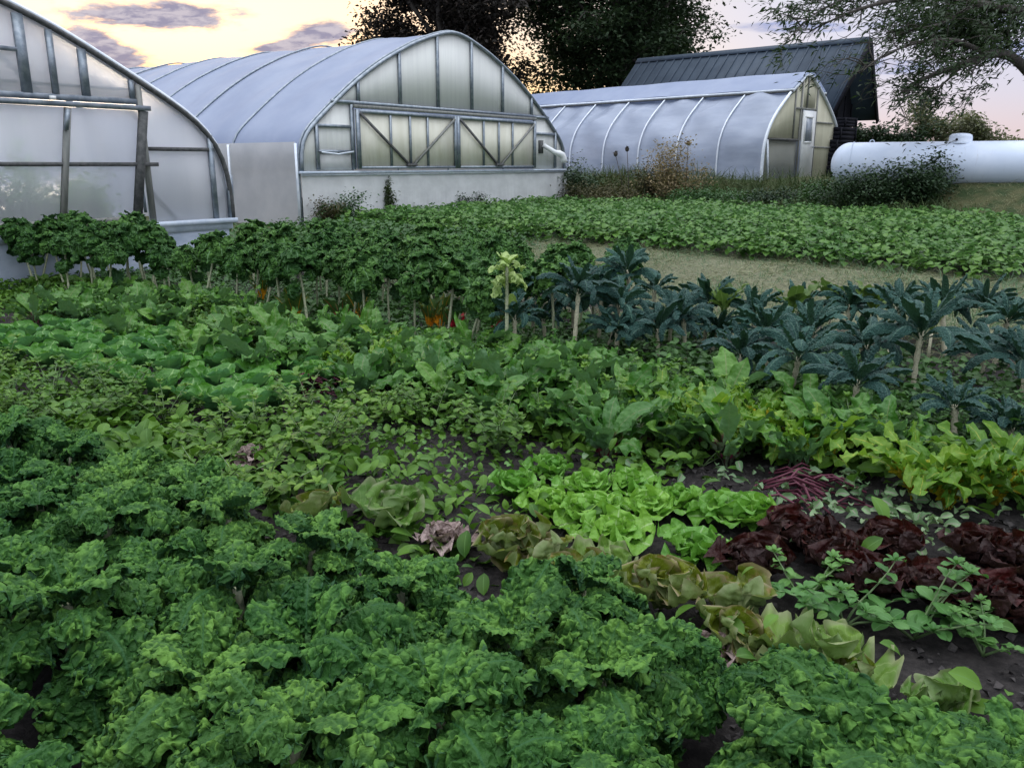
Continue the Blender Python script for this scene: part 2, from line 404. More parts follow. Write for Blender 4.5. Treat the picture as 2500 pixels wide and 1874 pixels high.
def wallpanel(Q, z0, zbot, y, u0, u1, top=None, n=40, thick=.012):
    us = np.linspace(u0, u1, n); t = np.array([prof_at(Q, u) + z0 - .012 for u in us])
    if top is not None: t = np.minimum(t, top)
    V = []
    for yo in (y - thick / 2, y + thick / 2):
        for k in range(n): V += [(us[k], yo, zbot), (us[k], yo, t[k])]
    V = np.array(V); F = []
    for k in range(n - 1):
        a = 2 * k; F.append((a, a + 2, a + 3, a + 1)); b = a + 2 * n; F.append((b, b + 1, b + 3, b + 2))
        F.append((a + 1, a + 3, b + 3, b + 1)); F.append((a, b, b + 2, a + 2))
    F.append((0, 1, 2 * n + 1, 2 * n)); e = 2 * n - 2; F.append((e, e + 2 * n, e + 2 * n + 1, e + 1))
    return Buf().add(V, F)
ANG = math.atan2(ROW_U[1], ROW_U[0])
# ---- middle greenhouse (local x across the end wall, y back along the house)
gh = empty('greenhouse', (-4.637, 19.0, 0.0), ANG, 'tall round-shouldered greenhouse whose cream end wall has two sliding doors with diagonal braces', 'greenhouse', 'greenhouses')
ZS = 1.43
Qm = PROF
L = 26.4
V, F = cover_mesh(Qm, L, 2.4, ZS, .03, 2, 12, .030)
Buf().add(V, F).obj('roof_cover', M_cover, gh)
for sx, uu in ((-1, -.005), (1, 10.605)):
    ns = 90; S = np.linspace(0.02, L, ns); zz = np.linspace(.1, ZS + .62, 12)
    V = np.zeros((ns, 12, 3)); V[..., 1] = S[:, None]; V[..., 2] = zz[None]
    V[..., 0] = uu + sx * (.075 + .02 * np.sin(S * 2.1)[:, None] * np.sin(zz * 2)[None] ** 2 + .018 * np.sin(S[:, None] * 5 + zz[None] * 4) * np.sin(S[:, None] * 1.3 - zz[None] * 2.2) - .035 * np.sin(np.pi * (S % 2.4) / 2.4)[:, None] * np.sin(np.pi * (zz - .1) / 2)[None])
    Buf().add(V.reshape(-1, 3), gridF(ns, 12)).obj('side_curtain', M_curtain, gh)
for k in range(11):
    q = np.vstack([[0, .1 - ZS], Qm, [10.6, .1 - ZS]])
    bow_tube(q, 2.4 * k + (.03 if k == 0 else 0), ZS, .027, 6, .02).obj('bow', M_alu, gh)
Buf().tube(np.stack([Qm[:, 0], np.full(len(Qm), -.05), Qm[:, 1] + ZS - .02], 1), .045, 6).obj('end_arch', M_alu, gh)
for a, b in ((0.02, 1.58), (8.90, 10.58)):
    wallpanel(Qm, ZS, ZS, 0, a, b, ZS + 1.47, 20).obj('end_panel', M_polycarb, gh)
wallpanel(Qm, ZS, 2.90, 0, .95, 9.65).obj('upper_end_panel', M_polycarb, gh)
b = Buf(); r = np.random.default_rng(5); nU, nZ = 80, 14
V = np.zeros((nU, nZ, 3)); uu = np.linspace(0, 10.6, nU); zz = np.linspace(.08, 1.37, nZ)
V[..., 0] = uu[:, None]; V[..., 2] = zz[None]; V[..., 1] = -.02 + .012 * np.sin(uu * 3.1)[:, None] * np.sin(zz * 2.2)[None] + .01 * np.sin(uu * 7.7 + 1)[:, None]
b.add(V.reshape(-1, 3), gridF(nU, nZ)); b.obj('lower_wall', M_lower, gh)
Buf().box((5.3, -.05, 1.40), (10.72, .10, .055)).obj('ledge', M_ledge, gh)
Buf().box((5.3, -.045, 1.345), (10.66, .03, .035)).obj('ledge_lip', M_alulight, gh)
def beam(parent, name, p, q, wd=.09, mat=M_alu, y=-.05, th=.05):
    Buf().bar((p[0], y, p[1]), (q[0], y, q[1]), wd, th).obj(name, mat, parent, False)
for u in (1.78, 3.18, 4.58, 5.96, 7.34, 8.76): beam(gh, 'stud', (u, 2.98), (u - .0, prof_at(Qm, u) + ZS - .03), .08)
beam(gh, 'header_rail', (.95, 2.95), (9.62, 2.95), .07); beam(gh, 'door_track', (1.56, 2.865), (8.9, 2.865), .075, M_wood, -.12, .06)
beam(gh, 'rail', (.50, 2.41), (1.50, 2.41), .07); beam(gh, 'rail', (.46, 1.86), (1.48, 1.86), .06); beam(gh, 'stud', (.47, 1.46), (.47, 2.50), .08)
beam(gh, 'stud', (1.55, 1.46), (1.55, 2.90), .09, y=-.051); beam(gh, 'stud', (8.90, 1.46), (8.90, 2.90), .09, y=-.051)
beam(gh, 'rail', (8.95, 2.46), (10.02, 2.46), .08); beam(gh, 'stud', (10.06, 1.46), (10.06, 2.60), .08)
beam(gh, 'rail', (8.95, 2.93), (9.66, 2.93), .05, y=-.056)
Buf().tube([(.52, -.13, 1.84), (1.0, -.14, 1.80), (1.48, -.13, 1.86)], .02, 8).obj('curtain_roll', M_alulight, gh)
wallpanel(Qm, ZS, 1.46, -.026, .52, 1.48, 1.83, 4).obj('vent_panel', M_lower, gh)
def slidedoor(u0, u1, nst):
    d = bpy.data.objects.new('sliding_door', None); COL.objects.link(d); d.parent = gh
    wallpanel(Qm, ZS, 1.47, -.10, u0, u1, 2.80, 6).obj('door_panel', M_doorcarb, d)
    Y = -.135
    for u in (u0 + .05, u1 - .05): beam(d, 'stile', (u, 1.47), (u, 2.80), .10, y=Y)
    beam(d, 'top_rail', (u0 + .1, 2.76), (u1 - .1, 2.76), .08, y=Y); beam(d, 'bottom_rail', (u0 + .1, 1.50), (u1 - .1, 1.50), .06, y=Y)
    wdt = u1 - u0
    for k in (.31, .5, .68): beam(d, 'bar', (u0 + k * wdt, 1.53), (u0 + k * wdt, 2.72), .055, y=Y - .002, th=.04)
    mid = u0 + .5 * wdt
    beam(d, 'brace', (u0 + .1, 2.72), (mid - .05, 1.54), .06, M_darkwood, Y - .03, .03); beam(d, 'brace', (u1 - .1, 2.72), (mid + .05, 1.54), .06, M_wood, Y - .03, .03)
    Buf().box((mid, Y - .04, 1.56), (.34, .05, .06)).obj('brace_foot', M_darkwood, d, False)
slidedoor(1.60, 5.20, 3); slidedoor(5.22, 8.86, 3)
Buf().box((9.27, -.02, 2.08), (.16, .12, .38)).obj('vent_box', M_darkwood, gh, False)
Buf().tube([(9.33, -.08, 2.14), (9.45, -.22, 2.03), (9.58, -.36, 1.92), (9.68, -.44, 1.89), (9.78, -.49, 1.84), (9.83, -.51, 1.73), (9.84, -.515, 1.62)], [.07, .07, .075, .10, .105, .105, .105], 12).obj('vent_pipe', M_pvc, gh)
for y_ in (.02, 2.4): Buf().tube([(-.085, y_, .1), (-.085, y_, 1.2), (-.085, y_, 2.02)], .030, 8).obj('ground_post', M_alulight, gh)
# curled flap at the right corner
V = []; 
for i in range(8):
    z = .12 + i * .15; o = .22 * math.sin(min(i, 6) / 7 * 3.0) + .02
    V += [(10.6, -.02, z), (10.6 + o * .6, -.06 - o * .2, z), (10.6 + o, .02, z + .02)]
Buf().add(V, gridF(8, 3)).obj('torn_flap', M_lower, gh)
# ---- left greenhouse
gl = empty('greenhouse', (-6.559, 10.7, 0.0), ANG, 'nearest greenhouse, grey translucent end wall with a crooked sliding door above the leggy kale', 'greenhouse', 'greenhouses')
ZA = .77
HA = [(0, 0), (0, .35), (.02, .66), (.10, .99), (.30, 1.27), (.57, 1.49), (1.05, 1.77), (1.5, 2.01), (2.12, 2.34), (2.5, 2.53), (3.04, 2.74), (4.0, 3.06), (4.9, 3.3), (5.3, 3.38)]
Ql = smoothprof(HA + [(10.6 - u, z) for u, z in HA[::-1][1:]], 61); Ql[:, 0] = Ql[:, 0] + 3.55 - 10.6
V, F = cover_mesh(Ql, 21.6, 2.4, ZA, .04, 3, 4, .008); Buf().add(V, F).obj('roof_cover', film('clear_poly', (.68, .69, .74), (.76, .77, .82), .32, .38, .45, .4, .9), gl)
for k in range(9): bow_tube(Ql, 2.4 * k + (.05 if k == 0 else 0), ZA, .032, 6, -.01).obj('bow', M_alu, gl)
Buf().tube(np.stack([Ql[:, 0], np.full(len(Ql), -.06), Ql[:, 1] + ZA + .0], 1), .036, 6).obj('end_arch', M_darkwood, gl)
q = Ql.copy(); q[:, 1] += .05
Buf().tube(np.stack([q[:, 0], np.full(len(q), -.03), q[:, 1] + ZA], 1)[5:], .035, 6).obj('edge_channel', M_alulight, gl)
for a, b in ((-6.9, -2.2), (2.16, 3.50)): wallpanel(Ql, ZA, ZA, 0, a, b, None if a > 0 else 2.36, 16).obj('end_panel', M_endfilm, gl)
wallpanel(Ql, ZA, 2.40, 0, -5.2, 2.16).obj('upper_end_panel', M_endfilm, gl)
def gb(n, p, q, wd=.08, mat=M_wood, y=-.05, th=.05): beam(gl, n, p, q, wd, mat, y, th)
for u, t in ((-1.7, .09), (-.5, .09), (.66, .12), (1.02, .075), (1.42, .10), (2.07, .06)): gb('stud', (u, 2.46), (u, prof_at(Ql, u) + ZA - .05), t, M_alu)
gb('header_rail', (-5.0, 2.43), (2.17, 2.43), .075, M_alu); gb('rail', (-5, 2.97), (.60, 2.97), .05, M_alu)
gb('rail', (.70, 2.60), (2.02, 2.60), .03, M_alu, .06); gb('rail', (-1.6, 2.60), (.6, 2.60), .03, M_alu, .06)
gb('door_track', (-5.4, 2.345), (2.26, 2.345), .065, M_alu, -.14, .07); 
gb('stud', (2.19, ZA), (2.16, 2.66), .075, M_wood, -.055); gb('rail', (2.24, 1.80), (3.30, 1.80), .055, M_darkwood); gb('stud', (3.25, ZA), (3.25, 2.02), .075, M_alu)
gb('diagonal_brace', (3.50, 1.20), (3.26, .95), .04, M_alu, .05); gb('diagonal_brace', (2.22, 1.25), (2.62, .80), .04, M_alu, .05); gb('diagonal_brace', (-.2, 3.6), (1.2, 2.5), .05, M_alu, .5)
gb('end_post', (3.53, ZA), (3.55, 1.42), .08, M_alu)
d = bpy.data.objects.new('sliding_door', None); COL.objects.link(d); d.parent = gl
V = [(-2.6, -.10, .86), (-2.6, -.10, 2.31), (2.14, -.10, 2.31), (1.88, -.10, .86)]
V = V + [(x, y - .012, z) for x, y, z in V]
Buf().add(V, [(0, 1, 2, 3), (4, 7, 6, 5), (0, 3, 7, 4), (1, 5, 6, 2), (2, 6, 7, 3), (0, 4, 5, 1)]).obj('door_panel', M_doorfilm, d, False)
beam(d, 'stile', (1.90, .84), (2.16, 2.31), .12, M_darkwood, -.14); beam(d, 'stile', (.86, .90), (1.10, 2.30), .075, M_wood, -.141)
beam(d, 'stile', (-.9, .90), (-.66, 2.30), .075, M_wood, -.141)
beam(d, 'rail', (-2.6, 1.595), (2.30, 1.585), .055, M_darkwood, -.145, .03); beam(d, 'bottom_rail', (-2.6, .84), (1.88, .84), .07, M_wood, -.139)
beam(d, 'brace', (1.08, 2.28), (1.02, 2.02), .05, M_alu, -.18)
Buf().box((.90, -.19, 2.41), (.07, .04, .05)).obj('track_bracket', M_whitepaint, gl, False)
Buf().box((-1.65, -.05, .735), (10.5, .12, .07)).obj('ledge', M_ledge, gl, False)
Buf().box((-1.65, -.02, .65), (10.4, .04, .10)).obj('baseboard', M_ledge, gl, False)
nU, nZ = 90, 10; V = np.zeros((nU, nZ, 3)); uu = np.linspace(-6.9, 3.5, nU); zz = np.linspace(-.1, .60, nZ)
V[..., 0] = uu[:, None]; V[..., 2] = zz[None]; V[..., 1] = -.01 + .012 * np.sin(uu * 5)[:, None] * np.cos(zz * 6)[None]
Buf().add(V.reshape(-1, 3), gridF(nU, nZ)).obj('lower_wall', M_wrap, gl)
# ---- third greenhouse
A3 = rad(46.3); U3 = (math.sin(A3), math.cos(A3)); 
g3 = empty('greenhouse', (7.486, 26.0, 0.0), math.atan2(U3[1], U3[0]), 'small greenhouse with white ribs, wrinkled film sides and a white door in its end', 'greenhouse', 'greenhouses')
h3 = [(0, 1.0), (-.02, 1.5), (.02, 2.18), (.27, 2.70), (.64, 3.09), (1.34, 3.65), (2.40, 4.30)]
Q3 = smoothprof(h3 + [(4.8 - u, z) for u, z in h3[::-1][1:]], 61)
V, F = cover_mesh(Q3, 24.8, 1.55, 0, .03, 6, 14, .08); Buf().add(V, F).obj('side_film', M_third, g3)
for k in range(1, 17): bow_tube(Q3, 1.55 * k, 0, .027, 6, .045).obj('bow', M_alulight, g3)
bow_tube(Q3, -.03, 0, .05, 8, .03).obj('end_arch', M_alulight, g3)
# ridge cap sheet with its dark roll bar
cap = Q3[(Q3[:, 0] > 1.3) & (Q3[:, 0] < 3.5)].copy(); S = np.linspace(-.08, 24.8, 40)
V = np.zeros((len(cap), 40, 3)); V[..., 0] = (cap[:, 0] + np.sign(cap[:, 0] - 2.4) * .05)[:, None]; V[..., 2] = (cap[:, 1] + .13)[:, None] - .012 * np.sin(S * 2.2)[None]; V[..., 1] = S[None]
Buf().add(V.reshape(-1, 3), gridF(len(cap), 40)).obj('ridge_cap', M_cover, g3)
for x in (cap[0, 0] - .06, cap[-1, 0] + .06):
    Buf().tube([(x, -.1, cap[0, 1] + .03), (x, 24.8, cap[0, 1] + .03)], .028, 6).obj('roll_bar', M_darkwood, g3)
    Buf().tube([(x + (.02 if x < 2 else -.02), -.1, cap[0, 1] + .085), (x + (.02 if x < 2 else -.02), 24.8, cap[0, 1] + .085)], .035, 6).obj('cap_hem', M_alulight, g3)
wallpanel(Q3, 0, 2.30, 0, .03, 2.2, None, 24).obj('end_panel', M_thirdend, g3)
wallpanel(Q3, 0, 1.0, .0, 2.95, 4.78, None, 20).obj('end_panel', M_thirdend, g3)
wallpanel(Q3, 0, 3.25, .0, 2.2, 2.95, None, 6).obj('end_panel', M_thirdend, g3)
wallpanel(Q3, 0, 1.0, .01, .02, 2.02, 2.29, 12).obj('lower_sheet', M_smoke, g3)
def tb3(n, p, q, wd=.06, mat=M_wood, y=-.03): beam(g3, n, p, q, wd, mat, y, .04)
tb3('stud', (2.04, 1.1), (2.04, 4.05)); tb3('stud', (1.66, 2.34), (1.66, 3.82), .045); tb3('rail', (1.70, 3.24), (3.02, 3.24), .06); tb3('stud', (2.40, 3.28), (2.40, 4.24), .045)
tb3('stud', (3.04, 1.1), (3.04, 3.85), .06); tb3('rail', (.2, 2.30), (2.0, 2.30), .06, M_darkwood, -.031); tb3('rail', (3.08, 2.86), (4.2, 2.86), .05)
tb3('stud', (.36, 1.1), (.16, 2.28), .07, M_alulight); tb3('rail', (3.08, 2.1), (4.6, 2.1), .05)
d = bpy.data.objects.new('door', None); COL.objects.link(d); d.parent = g3
Buf().box((2.56, -.05, 2.18), (.78, .05, 2.02)).obj('door_leaf', M_whitepaint, d, False)
Buf().box((2.50, -.085, 2.62), (.42, .02, .72)).obj('window_pane', M_glass, d, False)
for c_, s_ in (((2.50, -.087, 3.0), (.5, .03, .05)), ((2.50, -.087, 2.24), (.5, .03, .05)), ((2.27, -.087, 2.62), (.05, .032, .72)), ((2.73, -.087, 2.62), (.05, .032, .72))):
    Buf().box(c_, s_).obj('window_trim', M_whitepaint, d, False)
Buf().tube([(2.86, -.08, 2.1), (2.86, -.14, 2.1), (2.80, -.14, 2.1)], .018, 8).obj('handle', M_alu, d)
# ---- barn
def barn():
    P = Vector((13.15, 33.0, 6.06)); ax = Vector((-.747, .665, 0)); Lb = 10.1
    nr = Vector((11.24, 30.86, 3.38)); fr = Vector((14.20, 34.2, 3.25))
    root = empty('barn', (12.6, 33.2, 1.2), 0, 'steep-roofed dark barn with grey ribbed metal roof behind the small greenhouse', 'barn')
    o = Vector(root.location)
    th = .07
    def slope(e, nm, ribs):
        d = (e - P); n = d.cross(ax); n.normalize(); n = n if n.z > 0 else -n
        b = Buf()
        V = [P, P + ax * Lb, e + ax * Lb, e]; V = V + [v - n * th for v in V]
        b.add([tuple(v - o) for v in V], [(0, 1, 2, 3), (4, 7, 6, 5), (0, 3, 7, 4), (1, 5, 6, 2), (3, 2, 6, 7), (0, 4, 5, 1)])
        k = .12
        while k < Lb and ribs:
            a = P + ax * k + n * .012 - o; c_ = e + ax * k + n * .012 - o
            b.bar(a, c_, .05, .05, n); k += .42
        b.obj(nm, M_roof, root, False)
        return n
    n1 = slope(nr, 'roof', True); slope(fr, 'roof', True)
    b = Buf(); d1 = (nr - P).normalized(); d2 = (fr - P).normalized()
    for d_ in (d1, d2):
        n = d_.cross(ax).normalized(); n = n if n.z > 0 else -n
        V = [P + n * .05, P + ax * Lb + n * .05, P + ax * Lb + d_ * .28 + n * .05, P + d_ * .28 + n * .05]; V = V + [v - n * .03 for v in V]
        b.add([tuple(v - o) for v in V], [(0, 1, 2, 3), (4, 7, 6, 5), (0, 3, 7, 4), (1, 5, 6, 2), (3, 2, 6, 7), (0, 4, 5, 1)])
    b.obj('ridge_cap', M_roof, root, False)
    # fascia boards along the gable edges
    for e, nm in ((nr, 'fascia'), (fr, 'fascia')):
        dz = Vector((0, 0, -.12)); off = -ax * .03
        Buf().bar(P + dz + off - o, e + dz + off - o, .22, .05, ax).obj(nm, M_black, root, False)
    # walls set in under the overhang
    ins = ax * .9
    a = nr + (P - nr) * .26 + ins; c_ = fr + (P - fr) * .16 + ins; t = P + ins - Vector((0, 0, .15))
    zb = .6
    V = [a, t, c_, Vector((c_.x, c_.y, zb)), Vector((a.x, a.y, zb))]
    V2 = [v + ax * .12 for v in V]
    me = bpy.data.meshes.new('gable_wall'); 
    me.from_pydata([tuple(v - o) for v in V + V2], [], [(0, 1, 2, 3, 4), (9, 8, 7, 6, 5), (0, 5, 6, 1), (1, 6, 7, 2), (2, 7, 8, 3), (4, 9, 5, 0)])
    me.materials.append(M_black); w_ = bpy.data.objects.new('gable_wall', me); COL.objects.link(w_); w_.parent = root
    for p in (a, c_):
        b = Buf(); q = p + ax * .12; e = p + ax * (Lb - 1.6)
        V = [q, e, Vector((e.x, e.y, zb)), Vector((q.x, q.y, zb))]
        nn_ = Vector((ax.y, -ax.x, 0)) * .1; V = V + [v + nn_ for v in V]
        b.add([tuple(v - o) for v in V], [(0, 1, 2, 3), (4, 7, 6, 5), (0, 3, 7, 4), (1, 5, 6, 2), (0, 4, 5, 1), (3, 2, 6, 7)]).obj('side_wall', M_black, root, False)
    # gable louvre and boards
    k = 0
    for f in (.15, .35, .55, .75, .95):
        q = a.lerp(c_, f) - ax * .03; zt = min(np.interp(f, [0, .52, 1], [a.z, t.z, c_.z]), 99) - .1
        Buf().bar(Vector((q.x, q.y, zb)) - o, Vector((q.x, q.y, zt)) - o, .05, .04, ax).obj('batten', M_black, root, False)
    v0 = a.lerp(c_, .5) - ax * .04; Buf().bar(Vector((v0.x, v0.y, 3.9)) - o, Vector((v0.x, v0.y, 4.6)) - o, .5, .05, ax).obj('louvre', M_darkwood, root, False)
barn()
# dark stepped stack beside the barn
p = aty(2018, 425, 29.3)
st = empty('crate_stack', (p.x, p.y, 1.1), rad(40), 'black stepped stack of blackened crates between the small greenhouse and barn', 'crate stack')
zz = 0
for (x0, x1, h, nm) in ((-.45, .88, .42, 'crate'), (-.42, .87, .42, 'crate'), (-.38, .88, .40, 'crate'), (-.20, .86, .40, 'crate'), (.02, .84, .30, 'crate')):
    b = Buf(); zz += .006
    for q in range(3): b.box(((x0 + x1) / 2, 0, zz + h * (q + .5) / 3), (x1 - x0, .9, h / 3 - .012))
    b.box(((x0 + x1) / 2, 0, zz + h / 2), (x1 - x0 - .06, .84, h - .02))
    for xx in (x0 + .05, x1 - .05): b.box((xx, -.46, zz + h / 2), (.08, .03, h - .01))
    b.obj(nm, M_black, st, False); zz += h
# ---- propane tank
def tank():
    R = .56; a = aty(2072, 410, 23.4); bb = aty(2560, 400, 21.2)
    a.z = 1.56; bb.z = 1.62
    ln = (bb - a).length + .6
    root = empty('gas_tank', (a.x, a.y, 1.0), math.atan2(bb.y - a.y, bb.x - a.x), 'long white horizontal gas tank with a domed lid, partly behind a vine bush', 'gas tank')
    M = Matrix.Translation((0, 0, .58)) @ Matrix.Rotation(math.pi / 2, 4, 'Y')
    pr = [(1e-3, -.46)] + [(R * math.sin(t), -.46 * math.cos(t)) for t in np.linspace(.12, math.pi / 2, 12)] + [(R, x) for x in np.linspace(.1, ln, 12)] + [(R * math.cos(t), ln + .46 * math.sin(t)) for t in np.linspace(.12, math.pi / 2 - .1, 10)] + [(1e-3, ln + .46)]
    Buf().lathe(pr, 48, M).obj('shell', M_tank, root)
    Buf().lathe([(.565, .06), (.575, .065), (.575, .085), (.565, .09)], 48, M).obj('weld_seam', M_tank, root)
    Buf().lathe([(.565, ln - .09), (.575, ln - .085), (.575, ln - .065), (.565, ln - .06)], 48, M).obj('weld_seam', M_tank, root)
    dx = 2.60
    Buf().lathe([(.30, 1.08), (.30, 1.13), (.27, 1.15), (.27, 1.24), (.25, 1.29), (.20, 1.32), (.1, 1.335), (1e-3, 1.34)], 28, Matrix.Translation((dx, 0, 0))).obj('dome_lid', M_tank, root)
    Buf().tube([(dx - .08, -.265, 1.18), (dx - .08, -.30, 1.18)], .03, 8).obj('lid_latch', M_black, root)
    Buf().tube([(.52 + .055 * math.cos(t), 0, 1.145 + .055 * math.sin(t)) for t in np.linspace(-.3, math.pi + .3, 12)], .014, 6, cap=True).obj('lifting_lug', M_tank, root)
    Buf().tube([(dx - .08, -.27, 1.17), (dx - .35, -.30, 1.06), (dx - .75, -.42, .95)], .008, 5).obj('gas_line', M_wood, root)
    for x in (.6, 3.75):
        Buf().box((x, -.18, .0), (.18, .22, .12)).box((x, -.18, -.18), (.22, .3, .26)).box((x, .18, -.1), (.2, .2, .3)).obj('foot', M_whitepaint, root, False)
tank()
# ------------------------------------------------------------------ plants: leaf blades grown on a bent spine
def blade(L, W, prof, a0, a1, pw=1.0, nu=9, nv=14, cup=0.0, ruf=None, r=rng, twist=0.0, hfun=None, side=0.0):
    """grid leaf from the origin along +x, up +z; returns V, F, A(u, v, rnd, height)."""
    t = np.linspace(0, 1, nv); u = np.linspace(-1, 1, nu)
    ang = a0 + (a1 - a0) * t ** pw
    dt = L / (nv - 1)
    x = np.r_[0, np.cumsum(np.cos(ang[:-1]) * dt)]; z = np.r_[0, np.cumsum(np.sin(ang[:-1]) * dt)]
    yb = side * L * t ** 2
    wv = np.maximum(np.interp(t, [p[0] for p in prof], [p[1] for p in prof]), .0) * W / 2
    T = np.stack([np.cos(ang), 0 * ang, np.sin(ang)], 1); Nn = np.stack([-np.sin(ang), 0 * ang, np.cos(ang)], 1); B = np.zeros((nv, 3)); B[:, 1] = 1
    if twist:
        tw = twist * t; B2 = B * np.cos(tw)[:, None] + Nn * np.sin(tw)[:, None]; Nn = Nn * np.cos(tw)[:, None] - B * np.sin(tw)[:, None]; B = B2
    U_, T_ = np.meshgrid(u, t, indexing='ij')
    w_ = wv[None] * U_
    dn = cup * np.abs(U_) ** 1.7 * wv[None]; db = np.zeros_like(dn); dl = np.zeros_like(dn); h = np.zeros_like(dn)
    if ruf is not None:
        a, b_, c_, h = ruf(U_, T_, w_, T_ * L, r); dn = dn + a; db = db + b_; dl = dl + c_
    P = np.stack([x, yb, z], 1)[None] + B[None] * (w_ + db)[..., None] + Nn[None] * dn[..., None] + T[None] * dl[..., None]
    A = np.zeros(U_.shape + (4,)); A[..., 0] = U_; A[..., 1] = T_; A[..., 2] = r.random(); A[..., 3] = np.clip(h, 0, 1)
    return P.reshape(-1, 3), gridF(nu, nv), A.reshape(-1, 4)
def sines(x, y, r, n, l0, l1):
    o = np.zeros_like(x)
    for _ in range(n):
        lam = r.uniform(l0, l1); th = r.uniform(0, np.pi); o += np.sin(2 * np.pi / lam * (x * np.cos(th) + y * np.sin(th)) + r.uniform(0, 6.28))
    return o / math.sqrt(n)
def vn(x, y, lam, r):
    G = r.uniform(-1, 1, (64, 64)); X_ = x / lam + r.uniform(0, 64); Y_ = y / lam + r.uniform(0, 64)
    i, j = np.floor(X_).astype(int), np.floor(Y_).astype(int); fx, fy = X_ - i, Y_ - j; fx = fx * fx * (3 - 2 * fx); fy = fy * fy * (3 - 2 * fy)
    g = lambda a_, b_: G[a_ % 64, b_ % 64]
    return (g(i, j) * (1 - fx) + g(i + 1, j) * fx) * (1 - fy) + (g(i, j + 1) * (1 - fx) + g(i + 1, j + 1) * fx) * fy
def curly(amp=.010, l0=.022, l1=.040, lob=.02):
    """frilled blade: domed lobes, crinkles on them, and fine parsley-like frill; l0 = fine, l1 = crinkle size"""
    def f(U_, T_, w, y, r):
        au = np.abs(U_); e = np.clip(au / .16, 0, 1) ** .8 * sst(T_, .10, .20); e2 = np.clip((au - .12) / .88, 0, 1)
        dome = 1.6 * np.abs(vn(w, y, l1 * 3.2, r)) ** .7 - .5; mid = vn(w, y, l1, r); fine = vn(w, y, l0, r)
        a = lob * dome * (.35 + .65 * e2) + amp * (mid * (.7 + .7 * e2) + .62 * fine)
        k = amp * (.45 + .85 * e2)
        b = k * (vn(w, y, l1 * .9, r) + .6 * vn(w, y, l0 * 1.1, r)); c = k * (vn(w, y, l1 * .9, r) + .6 * vn(w, y, l0 * 1.1, r))
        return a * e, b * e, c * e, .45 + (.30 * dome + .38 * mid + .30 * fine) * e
    return f
def wavy(amp, l0, l1, p=2.0, pk=0.0, pl=.012):
    def f(U_, T_, w, y, r):
        e = np.abs(U_) ** p * sst(T_, .1, .3)
        s = np.sign(U_); a = (sines(y * 1.0, s * .5, r, 3, l0, l1)) * amp
        q = sines(w, y, r, 5, pl, pl * 2) * pk * np.clip(1 - np.abs(U_) ** 6, 0, 1) * (np.abs(U_) > .08)
        return a * e + q, .3 * a * e, 0 * a, .4 + .5 * e
    return f
OVAL = [(0, .0), (.12, .45), (.3, .85), (.5, 1), (.7, .9), (.87, .55), (1, .03)]
KALE = [(0, .09), (.16, .10), (.24, .45), (.4, .85), (.6, 1), (.78, .98), (.9, .84), (.97, .6), (1, .35)]
STRAP = [(0, .16), (.14, .18), (.22, .55), (.45, .95), (.65, 1), (.82, .9), (.93, .68), (1, .25)]
SPOON = [(0, .10), (.30, .12), (.42, .55), (.58, .92), (.72, 1), (.86, .78), (1, .06)]
HEARTP = [(0, .05), (.34, .055), (.36, .75), (.48, 1), (.62, .92), (.8, .55), (1, .02)]
ROUND = [(0, .30), (.15, .62), (.35, .95), (.6, 1.05), (.8, .95), (.92, .68), (1, .25)]
GOLDP = [(0, .12), (.42, .13), (.52, .6), (.66, 1), (.8, .95), (.92, .55), (1, .06)]
SPOONR = [(0, .22), (.25, .35), (.45, .8), (.7, 1.1), (.86, .95), (.95, .65), (1, .25)]
LANCE = [(0, .05), (.2, .6), (.45, 1), (.75, .6), (1, .02)]
def xf(V, az=0, off=(0, 0, 0), sc=1.0, roll=0.0):
    c, s = math.cos(az), math.sin(az); V = V * sc
    if roll:
        cr, sr = math.cos(roll), math.sin(roll); V = np.stack([V[:, 0], V[:, 1] * cr - V[:, 2] * sr, V[:, 1] * sr + V[:, 2] * cr], 1)
    return np.stack([V[:, 0] * c - V[:, 1] * s, V[:, 0] * s + V[:, 1] * c, V[:, 2]], 1) + np.array(off)
def protoplant(parts, name, label, cat, group):
    """parts: [(part name, Buf, material)] -> Empty with mesh children, hidden away until first placed"""
    e = bpy.data.objects.new(name, None); e['label'] = label; e['category'] = cat; e['group'] = group; e.empty_display_size = .1
    kids = [(pn, b.mesh(pn, mt)) for pn, b, mt in parts]
    return (name, cat, group, kids)
def place(proto, x, y, z, rz, sc, label, tilt=(0, 0), group=None):
    name, cat, grp, kids = proto
    if len(kids) == 1:
        o = bpy.data.objects.new(name, kids[0][1]); COL.objects.link(o)
    else:
        o = bpy.data.objects.new(name, None); COL.objects.link(o); o.empty_display_size = .1
        for pn, me in kids:
            k = bpy.data.objects.new(pn, me); COL.objects.link(k); k.parent = o
    o.location = (x, y, z); o.rotation_euler = (tilt[0], tilt[1], rz); o.scale = (sc, sc, sc) if np.isscalar(sc) else sc
    tag(o, label, cat, group or grp); return o

